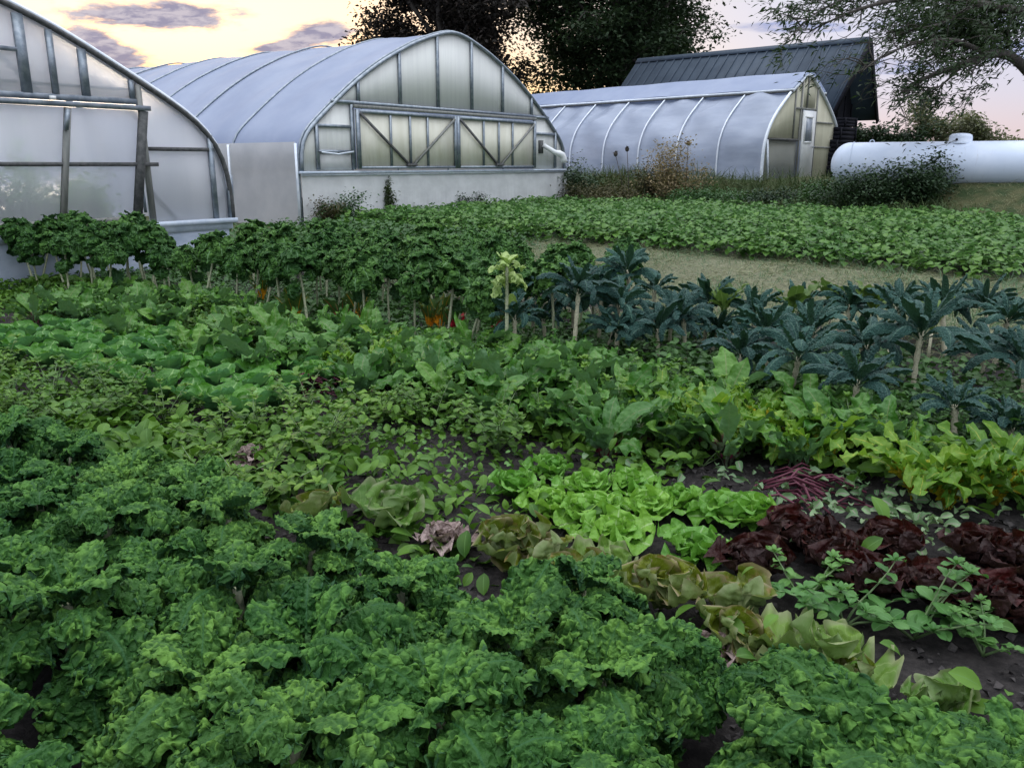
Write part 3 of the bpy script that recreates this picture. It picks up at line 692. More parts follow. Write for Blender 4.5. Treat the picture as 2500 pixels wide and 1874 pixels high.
M_kale = leafmat('curly_kale_leaf', (.015, .056, .013), (.038, .108, .022), rib=(.030, .095, .032), pet=(.12, .24, .09), petv=.15, ribw=.028, rough=.5, trans=.10, tips=(.125, .27, .045), under=(.03, .085, .04), spec=.12, pucker=.25, pk=170)
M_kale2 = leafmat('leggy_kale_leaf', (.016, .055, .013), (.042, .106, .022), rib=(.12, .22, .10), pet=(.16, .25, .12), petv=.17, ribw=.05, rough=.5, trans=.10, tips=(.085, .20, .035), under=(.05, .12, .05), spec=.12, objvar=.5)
M_palekale = leafmat('pale_kale_leaf', (.22, .34, .08), (.38, .50, .16), rib=(.40, .50, .22), rough=.5, trans=.25, tips=(.50, .60, .24), spec=.3)
M_lac = leafmat('lacinato_leaf', (.014, .050, .042), (.036, .096, .078), rib=(.09, .17, .12), pet=(.12, .20, .13), petv=.14, ribw=.07, rough=.42, trans=.12, pucker=.9, pk=95, under=(.04, .10, .055), spec=.22, tips=(.04, .105, .08))
M_lacy = leafmat('collard_leaf', (.06, .13, .03), (.12, .19, .045), rib=(.16, .24, .08), rough=.4, trans=.25, vein=.35, spec=.2)
M_rom = leafmat('romaine_leaf', (.035, .14, .018), (.085, .25, .032), rib=(.20, .36, .12), ribw=.10, rough=.30, trans=.25, vein=.25, pucker=.35, pk=50, spec=.28, under=(.09, .22, .10))
M_but = leafmat('butter_lettuce_leaf', (.10, .27, .035), (.17, .36, .05), rib=(.30, .45, .18), ribw=.06, rough=.32, trans=.32, vein=.2, pucker=.5, pk=45, spec=.25)
M_red = leafmat('red_lettuce_leaf', (.012, .003, .003), (.055, .009, .007), rib=(.10, .05, .035), ribw=.06, rough=.5, trans=.22, vein=.25, pucker=.6, pk=50, spec=.2, edge=(.030, .012, .010), under=(.03, .018, .018))
M_old = leafmat('bolted_lettuce_leaf', (.075, .115, .010), (.165, .20, .020), rib=(.26, .30, .12), ribw=.07, rough=.35, trans=.3, vein=.3, pucker=.4, pk=30, edge=(.28, .23, .14), under=(.17, .24, .10), patch=(.24, .17, .06), spec=.2)
M_oldg = leafmat('cabbage_leaf', (.060, .145, .018), (.125, .225, .040), rib=(.22, .30, .11), ribw=.07, rough=.38, trans=.25, vein=.45, pucker=.3, pk=26, edge=(.22, .25, .13), under=(.14, .22, .08), spec=.2)
M_dead = leafmat('withered_leaf', (.16, .11, .10), (.36, .28, .26), rib=(.4, .34, .28), rough=.8, trans=.1, vein=.3, pucker=.6, pk=50, spec=.2)
M_beet = leafmat('beet_leaf', (.035, .125, .018), (.10, .24, .035), rib=(.15, .20, .07), pet=(.10, .018, .035), petv=.36, ribw=.05, rough=.28, trans=.25, vein=.3, pucker=.45, pk=42, spec=.28, under=(.10, .19, .10))
M_gold = leafmat('gold_chard_leaf', (.085, .205, .022), (.165, .30, .038), rib=(.42, .44, .08), pet=(.50, .40, .03), petv=.46, ribw=.06, rough=.32, trans=.35, vein=.25, pucker=.5, pk=42, spec=.2)
M_rchard = leafmat('red_chard_leaf', (.04, .09, .03), (.06, .12, .03), rib=(.42, .02, .05), pet=(.50, .02, .06), petv=.46, ribw=.06, rough=.35, trans=.2, spec=.2)
M_ychard = leafmat('orange_chard_leaf', (.05, .10, .03), (.07, .13, .03), rib=(.60, .26, .02), pet=(.75, .33, .02), petv=.46, ribw=.06, rough=.35, trans=.2, spec=.2)
M_bean = leafmat('bean_leaf', (.024, .088, .016), (.105, .225, .036), rib=(.13, .24, .07), pet=(.12, .22, .07), petv=.33, ribw=.035, rough=.36, trans=.28, vein=.25, spec=.2, under=(.10, .20, .10), objvar=.25)
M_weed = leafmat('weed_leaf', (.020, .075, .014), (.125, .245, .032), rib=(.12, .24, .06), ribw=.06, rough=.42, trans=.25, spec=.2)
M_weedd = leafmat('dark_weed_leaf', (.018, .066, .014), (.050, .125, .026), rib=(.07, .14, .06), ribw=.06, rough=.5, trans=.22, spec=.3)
M_weedl = leafmat('oval_weed_leaf', (.055, .16, .035), (.12, .26, .07), rib=(.16, .30, .12), ribw=.05, rough=.4, trans=.3, vein=.2, spec=.2)
M_straw = leafmat('dry_grass_blade', (.13, .15, .08), (.29, .29, .17), rough=.7, trans=.2, spec=.2)
M_pile = leafmat('wilted_top_leaf', (.05, .12, .045), (.16, .26, .12), rib=(.3, .12, .2), rough=.5, trans=.2, spec=.4)
M_pstem = leafmat('purple_stem', (.07, .012, .028), (.22, .08, .11), rough=.4, trans=.05, spec=.2)
M_gstem = simple('green_stem', (.10, .17, .06), (.16, .24, .10), 30, .5)
M_fruit = simple('dried_flower_head', (.16, .12, .08), (.28, .22, .15), 40, .9)

# --- curly kale (near)
def kale_plant(r, nleaf, hi, stalk, nu, nv, amp, l0, l1, lmin=.26, lmax=.36, mat=M_kale, wid=.5, lob=.008):
    b = Buf(); sb = Buf()
    for i in range(nleaf):
        f = i / max(1, nleaf - 1)                          # 0 outer/lower, 1 inner/upper
        L = r.uniform(lmin, lmax) * (1 - .42 * f ** 2); az = i * 2.399 + r.uniform(-.3, .3)
        a0 = r.uniform(.8, 1.15) + .4 * f - .45 * stalk; a1 = r.uniform(-2.3, -1.3) + 1.7 * f ** 1.8 - .4 * stalk
        V, F, A = blade(L, L * r.uniform(wid * .85, wid * 1.15), KALE, a0, a1, r.uniform(.8, 1.2), nu, nv, r.uniform(-.95, -.3), curly(amp, l0, l1, lob), r, r.uniform(-.6, .6), side=r.uniform(-.12, .12))
        z0 = hi * (.50 + .48 * f) if stalk < .3 else hi * (.84 + .15 * f) - (.22 * hi * r.random() if i < 2 else 0)
        b.add(xf(V, az, (.012 * math.cos(az), .012 * math.sin(az), z0)), F, A)
    for i in range(7):                                    # the young heart leaves
        L = r.uniform(.07, .15) * (1.3 if stalk < .3 else 1); az = i * 2.399
        V, F, A = blade(L, L * .55, KALE, r.uniform(1.1, 1.5), r.uniform(-.6, .6), 1.2, max(12, nu // 2), max(18, nv // 2), -.2, curly(amp * .6, l0, l1, lob * .5), r)
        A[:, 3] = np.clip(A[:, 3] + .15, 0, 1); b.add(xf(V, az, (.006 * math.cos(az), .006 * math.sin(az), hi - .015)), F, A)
    lean = r.uniform(-.03, .03, 2)
    sb.tube([(lean[0] * (1 - q), lean[1] * (1 - q), hi * q + .012 * math.sin(6 * q) * 0) for q in np.linspace(0, 1, 9)], [.017, .015, .016, .013, .015, .013, .014, .013, .012], 8)
    return b, sb
kale_p = []
for i in range(6):
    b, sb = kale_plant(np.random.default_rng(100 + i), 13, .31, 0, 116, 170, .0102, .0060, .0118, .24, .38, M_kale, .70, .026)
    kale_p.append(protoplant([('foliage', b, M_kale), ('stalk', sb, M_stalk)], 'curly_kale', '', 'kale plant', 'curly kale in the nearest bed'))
kleg_p = []
for i in range(6):
    r = np.random.default_rng(200 + i)
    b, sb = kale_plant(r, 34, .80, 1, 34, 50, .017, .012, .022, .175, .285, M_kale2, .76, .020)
    # bent bare stalk
    sb = Buf(); bx, by = r.uniform(-.10, .10, 2); P = [(bx * (1 - q) ** 2, by * (1 - q) ** 2, .79 * q) for q in np.linspace(0, 1, 12)]
    sb.tube(P, [.012 + .0022 * math.sin(k * 2.7) for k in range(12)], 7)
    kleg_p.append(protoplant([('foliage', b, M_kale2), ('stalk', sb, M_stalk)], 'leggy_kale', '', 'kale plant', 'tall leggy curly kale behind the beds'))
# --- lacinato
def lac_plant(r, n, hi, L0, up=0.0):
    b = Buf(); sb = Buf()
    for i in range(n):
        f = i / (n - 1); L = L0 * r.uniform(.8, 1.1) * (1 - .35 * f ** 2); az = i * 2.399 + r.uniform(-.25, .25)
        a0 = .55 + .85 * f + r.uniform(-.1, .1); a1 = r.uniform(-2.3, -1.1) + (2.1 + up) * f
        V, F, A = blade(L, L * r.uniform(.18, .25), STRAP, a0, a1, r.uniform(1.0, 2.4), 13, 36, -.75, wavy(.007, .03, .06, 1.5, .005, .013), r, r.uniform(-1.1, 1.1), side=r.uniform(-.25, .25))
        b.add(xf(V, az, (.012 * math.cos(az), .012 * math.sin(az), hi * (.88 + .12 * f))), F, A)
    bx, by = r.uniform(-.05, .05, 2)
    sb.tube([(bx * (1 - q) ** 2, by * (1 - q) ** 2, hi * q) for q in np.linspace(0, 1, 14)], [.018 + .0035 * math.sin(k * 2.4) for k in range(14)], 8)
    return b, sb
lac_p = []
for i in range(6):
    r = np.random.default_rng(300 + i); b, sb = lac_plant(r, [20, 22, 18, 24, 19, 21][i], .45, .40, .1 * (i % 3))
    lac_p.append(protoplant([('crown', b, M_lac), ('stalk', sb, M_lstalk)], 'lacinato_kale', '', 'kale plant', 'dark lacinato kale on bare stalks'))
# --- rosettes
def rosette(r, n, L, wd, prof, out0, out1, cup, ruf, nu=9, nv=14, z0=.01, zr=.0, pw=1.0, in_=1.45):
    b = Buf()
    for i in range(n):
        f = i / (n - 1); l = L * r.uniform(.85, 1.1) * (1 - .45 * f); az = i * 2.399 + r.uniform(-.3, .3)
        a0 = out0 + (in_ - out0) * f; a1 = out1 + (1.5 - out1) * f + r.uniform(-.2, .2)
        V, F, A = blade(l, l * wd * r.uniform(.85, 1.15), prof, a0, a1, pw, nu, nv, cup, ruf, r, r.uniform(-.3, .3))
        b.add(xf(V, az, (.01 * math.cos(az), .01 * math.sin(az), z0 + zr * f)), F, A)
    return b
rom_p = [protoplant([('leaves', rosette(np.random.default_rng(400 + i), 15, .25, .66, ROUND, 1.0, .55, .45, wavy(.014, .05, .12, 2, .003, .025), 15, 18), M_rom)], 'romaine_lettuce', '', 'lettuce', 'green lettuce row by the curly kale') for i in range(4)]
but_p = [protoplant([('leaves', rosette(np.random.default_rng(420 + i), 17, .19, .80, SPOONR, .55, -.1, .25, wavy(.026, .04, .09, 1.8, .006, .030), 19, 22), M_but)], 'butter_lettuce', '', 'lettuce', 'bright green lettuce heads') for i in range(4)]
red_p = [protoplant([('leaves', rosette(np.random.default_rng(440 + i), 22, .19, .95, ROUND, .55, .7, .5, wavy(.028, .03, .07, 1.5, .006, .022), 21, 24), M_red)], 'red_lettuce', '', 'lettuce', 'dark red lettuce heads') for i in range(4)]
old_p = [protoplant([('leaves', rosette(np.random.default_rng(460 + i), [9, 6, 8, 7][i], .25, [.85, 1.0, .9, .95][i], ROUND, .35, [.9, .1, .6, -.3][i], .55, wavy(.036, .04, .11, 1.5, .010, .028), 21, 24), [M_old, M_oldg, M_old, M_oldg][i])], 'overgrown_lettuce', '', 'lettuce', 'overgrown yellowing lettuce heads') for i in range(4)]
ded_p = [protoplant([('leaves', rosette(np.random.default_rng(480 + i), 16, .19, .75, ROUND, .25, -.5, .5, wavy(.03, .03, .07, 1.2, .008, .02), 11, 12), M_dead)], 'dead_lettuce', '', 'lettuce', 'collapsed dead lettuce heads') for i in range(2)]
def tuft(r, n, L, wd, prof, a0r, a1r, ruf, nu, nv, cup=.15, pw=1.3, rad_=.02):
    b = Buf()
    for i in range(n):
        l = L * r.uniform(.6, 1.1); az = i * 2.399 + r.uniform(-.4, .4)
        V, F, A = blade(l, l * wd * r.uniform(.8, 1.15), prof, r.uniform(*a0r), r.uniform(*a1r), pw, nu, nv, cup, ruf, r, r.uniform(-.9, .9), side=r.uniform(-.15, .15))
        q = r.uniform(0, rad_); b.add(xf(V, az, (q * math.cos(az), q * math.sin(az), 0)), F, A)
    return b
beet_p = [protoplant([('leaves', tuft(np.random.default_rng(500 + i), 14, .40, .27, SPOON, (1.1, 1.52), (-.6, .9), wavy(.020, .04, .10, 1.4, .004, .022), 15, 26), M_beet)], 'beet_plant', '', 'beet plant', 'beet plants in the weedy middle bed') for i in range(5)]
gold_p = [protoplant([('leaves', tuft(np.random.default_rng(520 + i), 26, .40, .19, GOLDP, (1.15, 1.54), (-1.3, .5), wavy(.022, .03, .08, 1.3, .004, .02), 13, 26), M_gold)], 'golden_chard', '', 'chard plant', 'yellow-green golden chard') for i in range(4)]
rch_p = [protoplant([('leaves', tuft(np.random.default_rng(540 + i), 9, .42, .24, SPOON, (1.2, 1.5), (.2, 1.2), wavy(.02, .05, .1), 7, 12), mt)], 'rainbow_chard', '', 'chard plant', 'rainbow chard between the kale stalks') for i, mt in enumerate((M_rchard, M_ychard))]
col_p = [protoplant([('leaves', tuft(np.random.default_rng(550 + i), 9, .46, .36, SPOON, (1.1, 1.5), (-.6, .8), wavy(.014, .06, .14, 1.6, .003, .02), 9, 16), M_lacy), ('stalk', Buf().tube([(0, 0, -.35), (0, 0, .03)], .016, 7), M_lstalk)], 'collard_plant', '', 'collard plant', 'yellow-green collards behind the dark kale') for i in range(2)]
def beanplant(r, n, R, H, Lm):
    b = Buf()
    for i in range(n):
        az = r.uniform(0, 6.28); q = R * math.sqrt(r.random()); hh = H * (1 - .55 * (q / R) ** 2) * r.uniform(.62, 1.05)
        l = Lm * r.uniform(.7, 1.15); az2 = az + r.uniform(-1.2, 1.2)
        V, F, A = blade(l, l * .80, HEARTP, r.uniform(.2, .9), r.uniform(-1.4, -.2), 1.0, 7, 9, .22, wavy(.008, .07, .13), r, r.uniform(-.7, .7))
        b.add(xf(V, az2, (q * math.cos(az), q * math.sin(az), hh - .03)), F, A)
    for i in range(int(n * .45)):
        az = r.uniform(0, 6.28); q = R * r.uniform(.3, 1); l = Lm * r.uniform(.7, 1.1)
        V, F, A = blade(l, l * .8, HEARTP, r.uniform(-.3, .5), r.uniform(-1.5, -.9), 1.0, 5, 7, .2, None, r, r.uniform(-.6, .6))
        b.add(xf(V, az, (q * math.cos(az), q * math.sin(az), H * r.uniform(.12, .55))), F, A)
    return b
bean_p = [protoplant([('leaves', beanplant(np.random.default_rng(560 + i), 95, .42, .42, .165), M_bean)], 'bean_plant', '', 'bean plant', 'low leafy bean plants filling the far bed') for i in range(6)]
def weedplant(r, H, n, Lm, mat, prof=OVAL):
    b = Buf(); sb = Buf()
    for k in range(n):
        az = r.uniform(0, 6.28); a = r.uniform(.5, 1.35); P = [np.zeros(3)]
        for q in range(6): P.append(P[-1] + H / 6 * np.array([math.cos(az) * math.cos(a), math.sin(az) * math.cos(a), math.sin(a)]) ); a -= r.uniform(-.05, .16); az += r.uniform(-.2, .2)
        sb.tube(P, np.linspace(.0055, .002, 7), 5)
        for q in range(2, 7):
            for s_ in (0, 1):
                l = Lm * r.uniform(.6, 1.1) * (1 - .08 * (q - 2))
                V, F, A = blade(l, l * .62, prof, r.uniform(-.1, .7), r.uniform(-.7, .1), 1, 7, 9, .2, wavy(.004, .03, .06), r, r.uniform(-.4, .4))
                b.add(xf(V, az + math.pi * s_ + q * 1.57 + r.uniform(-.3, .3), P[q]), F, A)
        for s_ in range(5):
            l = Lm * .45; V, F, A = blade(l, l * .5, prof, r.uniform(.3, 1.3), .2, 1, 5, 6, .2, None, r); b.add(xf(V, s_ * 1.26, P[-1]), F, A)
    return b, sb
# ------------------------------------------------------------------ vectorised scattering
def scatter(T, pos, az, pitch, roll, sc, rnd, h=None):
    """T=(V,F,A) leaf template placed at every pos; pitch lifts the tip, roll banks it."""
    V, F, A = T; n = len(pos)
    ca, sa, cp, sp, cr, sr = np.cos(az), np.sin(az), np.cos(pitch), np.sin(pitch), np.cos(roll), np.sin(roll)
    X_ = V[None, :, 0] * sc[:, None]; Y_ = V[None, :, 1] * sc[:, None]; Z_ = V[None, :, 2] * sc[:, None]
    y1 = Y_ * cr[:, None] - Z_ * sr[:, None]; z1 = Y_ * sr[:, None] + Z_ * cr[:, None]
    x2 = X_ * cp[:, None] - z1 * sp[:, None]; z2 = X_ * sp[:, None] + z1 * cp[:, None]
    W = np.stack([x2 * ca[:, None] - y1 * sa[:, None], x2 * sa[:, None] + y1 * ca[:, None], z2], -1) + pos[:, None]
    AA = np.tile(A[None], (n, 1, 1)); AA[..., 2] = rnd[:, None]
    if h is not None: AA[..., 3] = h[:, None]
    FF = F[None] + (np.arange(n) * len(V))[:, None, None]
    return W.reshape(-1, 3), FF.reshape(-1, 4), AA.reshape(-1, 4)
def leaft(L=1, wd=.6, prof=OVAL, nu=5, nv=6, a0=.2, a1=-.6, cup=.25, ruf=None, seed=1):
    return blade(L, wd, prof, a0, a1, 1, nu, nv, cup, ruf, np.random.default_rng(seed))
T_oval = leaft(); T_heart = leaft(wd=.8, prof=HEARTP, nv=8); T_small = leaft(wd=.5, prof=LANCE, nu=3, nv=4); T_long = leaft(wd=.28, prof=LANCE, nu=3, nv=5)
KV = np.array([(0, 0, 0), (.45, .28, .05), (1, 0, -.08), (.5, -.28, .05)]); KA = np.zeros((4, 4)); KA[:, 0] = (0, 1, 0, -1); KA[:, 1] = (0, .5, 1, .5)
T_kite = (KV, np.array([(0, 1, 2, 3)]), KA)
KV2 = KV.copy(); KV2[:, 1] *= .45; T_kitelong = (KV2, T_kite[1], KA)
bl = np.array([(0, .5, 0), (0, -.5, 0), (.45, .35, .0), (.45, -.35, 0), (.8, .2, -.1), (.8, -.2, -.1), (1, .02, -.25), (1, -.02, -.25)], float); bl[:, 1] *= .045
T_blade = (bl, np.array([(0, 1, 3, 2), (2, 3, 5, 4), (4, 5, 7, 6)]), np.zeros((8, 4)))
def rs(n, r, T, pos, s0, s1, p0=-.6, p1=.9, b=None):
    b = b or Buf()
    return b.add(*scatter(T, pos, r.uniform(0, 6.28, n), r.uniform(p0, p1, n), r.uniform(-.8, .8, n), r.uniform(s0, s1, n), r.random(n)))

ORD = ['first', 'second', 'third', 'fourth', 'fifth', 'sixth', 'seventh', 'eighth', 'ninth', 'tenth', 'eleventh', 'twelfth', 'thirteenth', 'fourteenth', 'fifteenth', 'sixteenth', 'seventeenth', 'eighteenth', 'nineteenth', 'twentieth', 'twenty-first', 'twenty-second', 'twenty-third', 'twenty-fourth']
def inview(x, y, z=.4, mx=90):
    if y < .35: return False
    d = y * math.cos(PITCH) - (z - EYE) * math.sin(PITCH); px = 1250 + FPX * x / d
    py = 937 - FPX * (y * math.sin(PITCH) + (z - EYE) * math.cos(PITCH)) / d
    return -mx < px < 2500 + mx and py < 1874 + mx * 2
# ---- near curly kale bed: four rows along ROW_S
r = np.random.default_rng(11); rows = [1.74, 1.36, .96, .56, 2.02]; rname = ['row beside the lettuces', 'second row of the near bed', 'third row of the near bed', 'row closest to the camera', 'short row along the overgrown lettuces']
for ri, n0 in enumerate(rows):
    k = 0; s = -6.3 + .2 * ri if ri < 4 else -1.25
    while s < .95:
        n_ = n0 + r.uniform(-.06, .06); s_ = s + r.uniform(-.05, .05); x, y = rowp(n_, s_)
        s += r.uniform(.36, .45)
        if ri == 0 and s_ > .1: x, y = rowp(n_ + .02, s_)
        if not inview(x, y, .3, 260): continue
        if math.hypot(x, y) < 1.0: continue
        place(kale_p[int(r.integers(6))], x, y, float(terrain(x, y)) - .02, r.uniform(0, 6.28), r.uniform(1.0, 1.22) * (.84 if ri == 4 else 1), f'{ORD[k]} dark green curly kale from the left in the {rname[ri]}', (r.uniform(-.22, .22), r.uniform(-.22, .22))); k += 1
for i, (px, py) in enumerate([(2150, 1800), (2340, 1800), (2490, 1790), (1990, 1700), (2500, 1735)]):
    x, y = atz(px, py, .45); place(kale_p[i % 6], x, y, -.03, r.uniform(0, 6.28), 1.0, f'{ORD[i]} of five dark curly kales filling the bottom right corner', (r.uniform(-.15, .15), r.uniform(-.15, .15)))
# ---- leggy curly kale at the back
rows = [(5.35, -11.25, -3.9), (5.9, -11.25, -3.6), (6.6, -8.9, -3.5), (7.2, -8.6, -3.6), (7.8, -8.8, -4.2), (4.93, -11.2, -8.9)]
rname = ['front row of tall kale', 'second row of tall kale', 'third row of tall kale', 'fourth row of tall kale', 'last row of tall kale', 'short left-edge row']
for ri, (n0, s0, s1) in enumerate(rows):
    k = 0; s = s0
    while s < s1:
        n_ = n0 + r.uniform(-.16, .16); x, y = rowp(n_, s + r.uniform(-.08, .08)); s += r.uniform(.33, .46)
        if s < -7.5 and r.random() < .12: continue
        sc = r.uniform(.86, 1.12)
        if s > -5.4: sc *= .92
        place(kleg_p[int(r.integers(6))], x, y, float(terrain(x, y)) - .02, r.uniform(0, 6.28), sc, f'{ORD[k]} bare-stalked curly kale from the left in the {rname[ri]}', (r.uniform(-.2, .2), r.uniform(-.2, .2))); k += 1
# the one pale yellow plant
x, y, z = ground_at(1238, 905)
b, sb = kale_plant(np.random.default_rng(222), 14, .84, 1, 24, 34, .018, .014, .028, .15, .22, M_palekale, .45)
place(protoplant([('foliage', b, M_palekale), ('stalk', sb, M_stalk)], 'yellowed_kale', '', 'kale plant', 'tall leggy curly kale behind the beds'), x, y, z, 1, 1, 'pale yellow-cream curly kale standing out at the end of the tall kale')
# ---- lacinato kale, one by one: base pixel, crown pixel, size, label
LAC = [((1258, 890), 765, 1.0, 'dark lacinato kale nearest the curly kale, blue-green palm-shaped head'),
       ((1395, 895), 700, 1.25, 'tall lacinato kale with a thick pale stalk and tilted blue leaves'),
       ((1510, 895), 800, 1.0, 'lacinato kale on a stout whitish stalk, third along the front'),
       ((1330, 850), 775, .8, 'small greenish lacinato kale between two darker heads'),
       ((1462, 850), 700, 1.0, 'lacinato kale behind on a slim pale stalk, back row'),
       ((1612, 900), 800, 1.2, 'wide lacinato kale with drooping dark leaves on a short stalk'),
       ((1545, 850), 655, 1.1, 'lacinato kale at the rear against the dry grass path'),
       ((1590, 830), 700, .9, 'slender lacinato kale behind the wide drooping one'),
       ((1722, 860), 735, 1.15, 'silvery blue lacinato kale fanning out beside the collards'),
       ((1680, 900), 765, 1.0, 'blackish lacinato kale tucked behind the row of stalks'),
       ((1800, 960), 858, 1.0, 'lacinato kale on a curved pale stalk above the golden chard'),
       ((1925, 990), 860, 1.35, 'broad lacinato kale with big grey-blue leaves on a thick stalk'),
       ((1860, 920), 800, 1.1, 'lacinato kale leaning left behind the broad grey-blue one'),
       ((1985, 930), 800, 1.1, 'lacinato kale whose leaves merge with the star-shaped head'),
       ((2110, 960), 840, 1.15, 'low star-shaped lacinato kale with leaves spread like a hand'),
       ((2050, 870), 740, 1.0, 'lacinato kale half hidden behind the star-shaped head'),
       ((2212, 985), 800, 1.25, 'tallest lacinato kale with one leaf sticking straight up'),
       ((2165, 900), 745, 1.0, 'lacinato kale behind the tallest stalk'),
       ((2388, 930), 860, 1.1, 'lacinato kale on a stubby pale stalk near the right edge'),
       ((2300, 880), 740, 1.0, 'upright blue lacinato kale by the path, between two stalks'),
       ((2490, 1000), 880, 1.35, 'large lacinato kale cut off by the right edge'),
       ((2440, 890), 770, 1.0, 'lacinato kale in the back row at the far right'),
       ((2335, 1110), 985, .85, 'small drooping lacinato kale low in the dark weeds'),
       ((2465, 1120), 1040, 1.0, 'dark sprawling lacinato kale low at the right edge'),
       ((2075, 1060), 920, 1.0, 'ragged green lacinato kale drooping below the star-shaped head')]
r = np.random.default_rng(31)
for i, ((bx, by), cy, sz, lab) in enumerate(LAC):
    x, y, z = ground_at(bx, by); top = aty(bx, cy, y).z; h = max(.16, top - z)
    b, sb = lac_plant(np.random.default_rng(700 + i), int(r.integers(18, 25)), h, .35 * sz * r.uniform(.92, 1.05), .3 if i in (16, 19) else 0.1)
    o = place(protoplant([('crown', b, M_lac), ('stalk', sb, M_lstalk)], 'lacinato_kale', '', 'kale plant', 'dark lacinato kale on bare stalks'), x, y, z - .01, r.uniform(0, 6.28), 1, lab, (r.uniform(-.12, .12), r.uniform(-.12, .12)))
for i in range(11):
    x, y, z = ground_at(1280 + i * 112 + r.uniform(-20, 20), r.uniform(835, 880))
    place(lac_p[int(r.integers(6))], x, y, z + r.uniform(-.12, .06), r.uniform(0, 6.28), r.uniform(.8, 1.0), 'dark crinkled lacinato kale crowded in the back of its row', (r.uniform(-.15, .15), r.uniform(-.15, .15)))
for (px, py, lab) in ((1925, 800, 'yellow-green collard behind the grey-blue kale'), (2120, 800, 'collard with one broad light leaf raised beside the tallest kale'), (1760, 800, 'light green collard poking out between dark kale heads'), (2020, 780, 'collard with crinkled olive leaves at the path edge'), (2260, 850, 'olive collard behind the tallest kale stalk')):
    x, y, z = ground_at(px, py + 70)
    place(col_p[int(r.integers(2))], x, y, z + .35, r.uniform(0, 6), .72, lab)
# ---- rainbow chard seen between the stalks
for i, (px, py) in enumerate([(722, 800), (835, 800), (880, 795), (1050, 810), (1075, 810), (1110, 815), (1205, 830), (640, 740)]):
    x, y, z = ground_at(px, py); red = i in (1, 5, 6)
    place(rch_p[0 if red else 1], x, y, z, r.uniform(0, 6), r.uniform(.9, 1.1), f"{'magenta-red' if red else 'orange-yellow'} stemmed chard under the tall kale, {ORD[i]} of eight")
# ---- lettuces
r = np.random.default_rng(41); k = 0
for n0 in (3.05, 3.38, 3.72, 4.05):
    s = -8.2 + (n0 - 3) * .3; j = 0
    while s < -4.05 - (n0 - 3.05) * .5:
        x, y = rowp(n0 + r.uniform(-.04, .04), s); s += r.uniform(.27, .33)
        if not inview(x, y, .2, 120): continue
        place(rom_p[k % 4], x, y, float(terrain(x, y)), r.uniform(0, 6.28), r.uniform(.9, 1.15), f'{ORD[j]} glossy green lettuce from the left, {["nearest","second","third","farthest"][int(round((n0-3.05)/.33))]} row past the kale'); k += 1; j += 1
BUT = [(1345, 1120, 'bright green lettuce furthest back in its cluster'), (1255, 1165, 'bright green lettuce leftmost in its cluster'), (1430, 1170, 'bright green lettuce with upright leaves behind the middle'), (1530, 1165, 'yellow-green lettuce in the middle of the back of its cluster'), (1345, 1215, 'bright green lettuce half covered by weeds'), (1440, 1235, 'large ruffled bright green lettuce in the middle'), (1580, 1225, 'bright green lettuce between the ruffled one and the last pair'), (1500, 1285, 'bright green lettuce nearest the yellowing heads'), (1660, 1200, 'bright green lettuce behind the last big head'), (1780, 1235, 'biggest bright green lettuce next to the dark red ones'), (1840, 1240, 'bright green lettuce touching the dark red heads'), (1690, 1320, 'bright green lettuce in front beside bare soil')]
for i, (px, py, lab) in enumerate(BUT):
    x, y, z = ground_at(px, py + 25, .05); place(but_p[i % 4], x, y, z, r.uniform(0, 6.28), r.uniform(.85, 1.1) * (1.2 if i in (9,) else 1), lab)
RED = [(1845, 1370, 'dark red lettuce with a pale torn leaf, leftmost'), (1945, 1300, 'tallest dark red lettuce beside the green heads'), (2010, 1335, 'blackish lettuce squeezed behind the tallest red one'), (2170, 1320, 'round dark red lettuce, furthest back'), (2075, 1400, 'dark red lettuce in front of the round one'), (2150, 1410, 'brownish red lettuce with withered outer leaf'), (2400, 1345, 'dark red lettuce near the bare soil at the right'), (2290, 1440, 'dark red lettuce with orange-brown heart'), (2380, 1450, 'dark lettuce drooping over the soil'), (2490, 1490, 'dark red lettuce cut by the right edge'), (2500, 1370, 'dark red lettuce partly out of frame above')]
for i, (px, py, lab) in enumerate(RED):
    x, y, z = ground_at(px, py + 20, .05); place(red_p[i % 4], x, y, z, r.uniform(0, 6.28), r.uniform(.9, 1.12), lab)
OLD = [(960, 1240, 1, 1.25, 'big pale cabbage with one curled upright leaf behind the kale'), (1245, 1330, 0, 1.25, 'olive lettuce with two broad upright leaves'), (1350, 1370, 1, 1.15, 'wrinkled grey-green head beside the olive lettuce'), (1400, 1420, 2, 1.1, 'brown-green lettuce sinking behind the curly kale'), (1485, 1370, 3, .9, 'small curled green head with a dark hollow'), (1610, 1440, 0, 1.2, 'yellow-green closed head with a tan dried side'), (1815, 1480, 2, 1.1, 'olive and rusty lettuce below the dark red ones'), (1780, 1560, 0, 1.05, 'olive lettuce with leaf edges rolled like a shell'), (2010, 1590, 3, 1.15, 'broad light green leaf head under the oval-leaved weed'), (2060, 1650, 0, .8, 'small yellow-green head just above the kale'), (2310, 1700, 1, .8, 'large pale cabbage leaf arching over a dark hollow'), (780, 1230, 2, .9, 'olive cabbage leaf head left of the curled pale one')]
for i, (px, py, v, sz, lab) in enumerate(OLD):
    x, y, z = ground_at(px, py + 15, .08); place(old_p[{1: 1 if i in (0, 10) else 2}.get(v, v)], x, y, z + .03, r.uniform(0, 6.28), sz * r.uniform(.72, .84), lab, (r.uniform(-.35, .35), r.uniform(-.35, .35)))
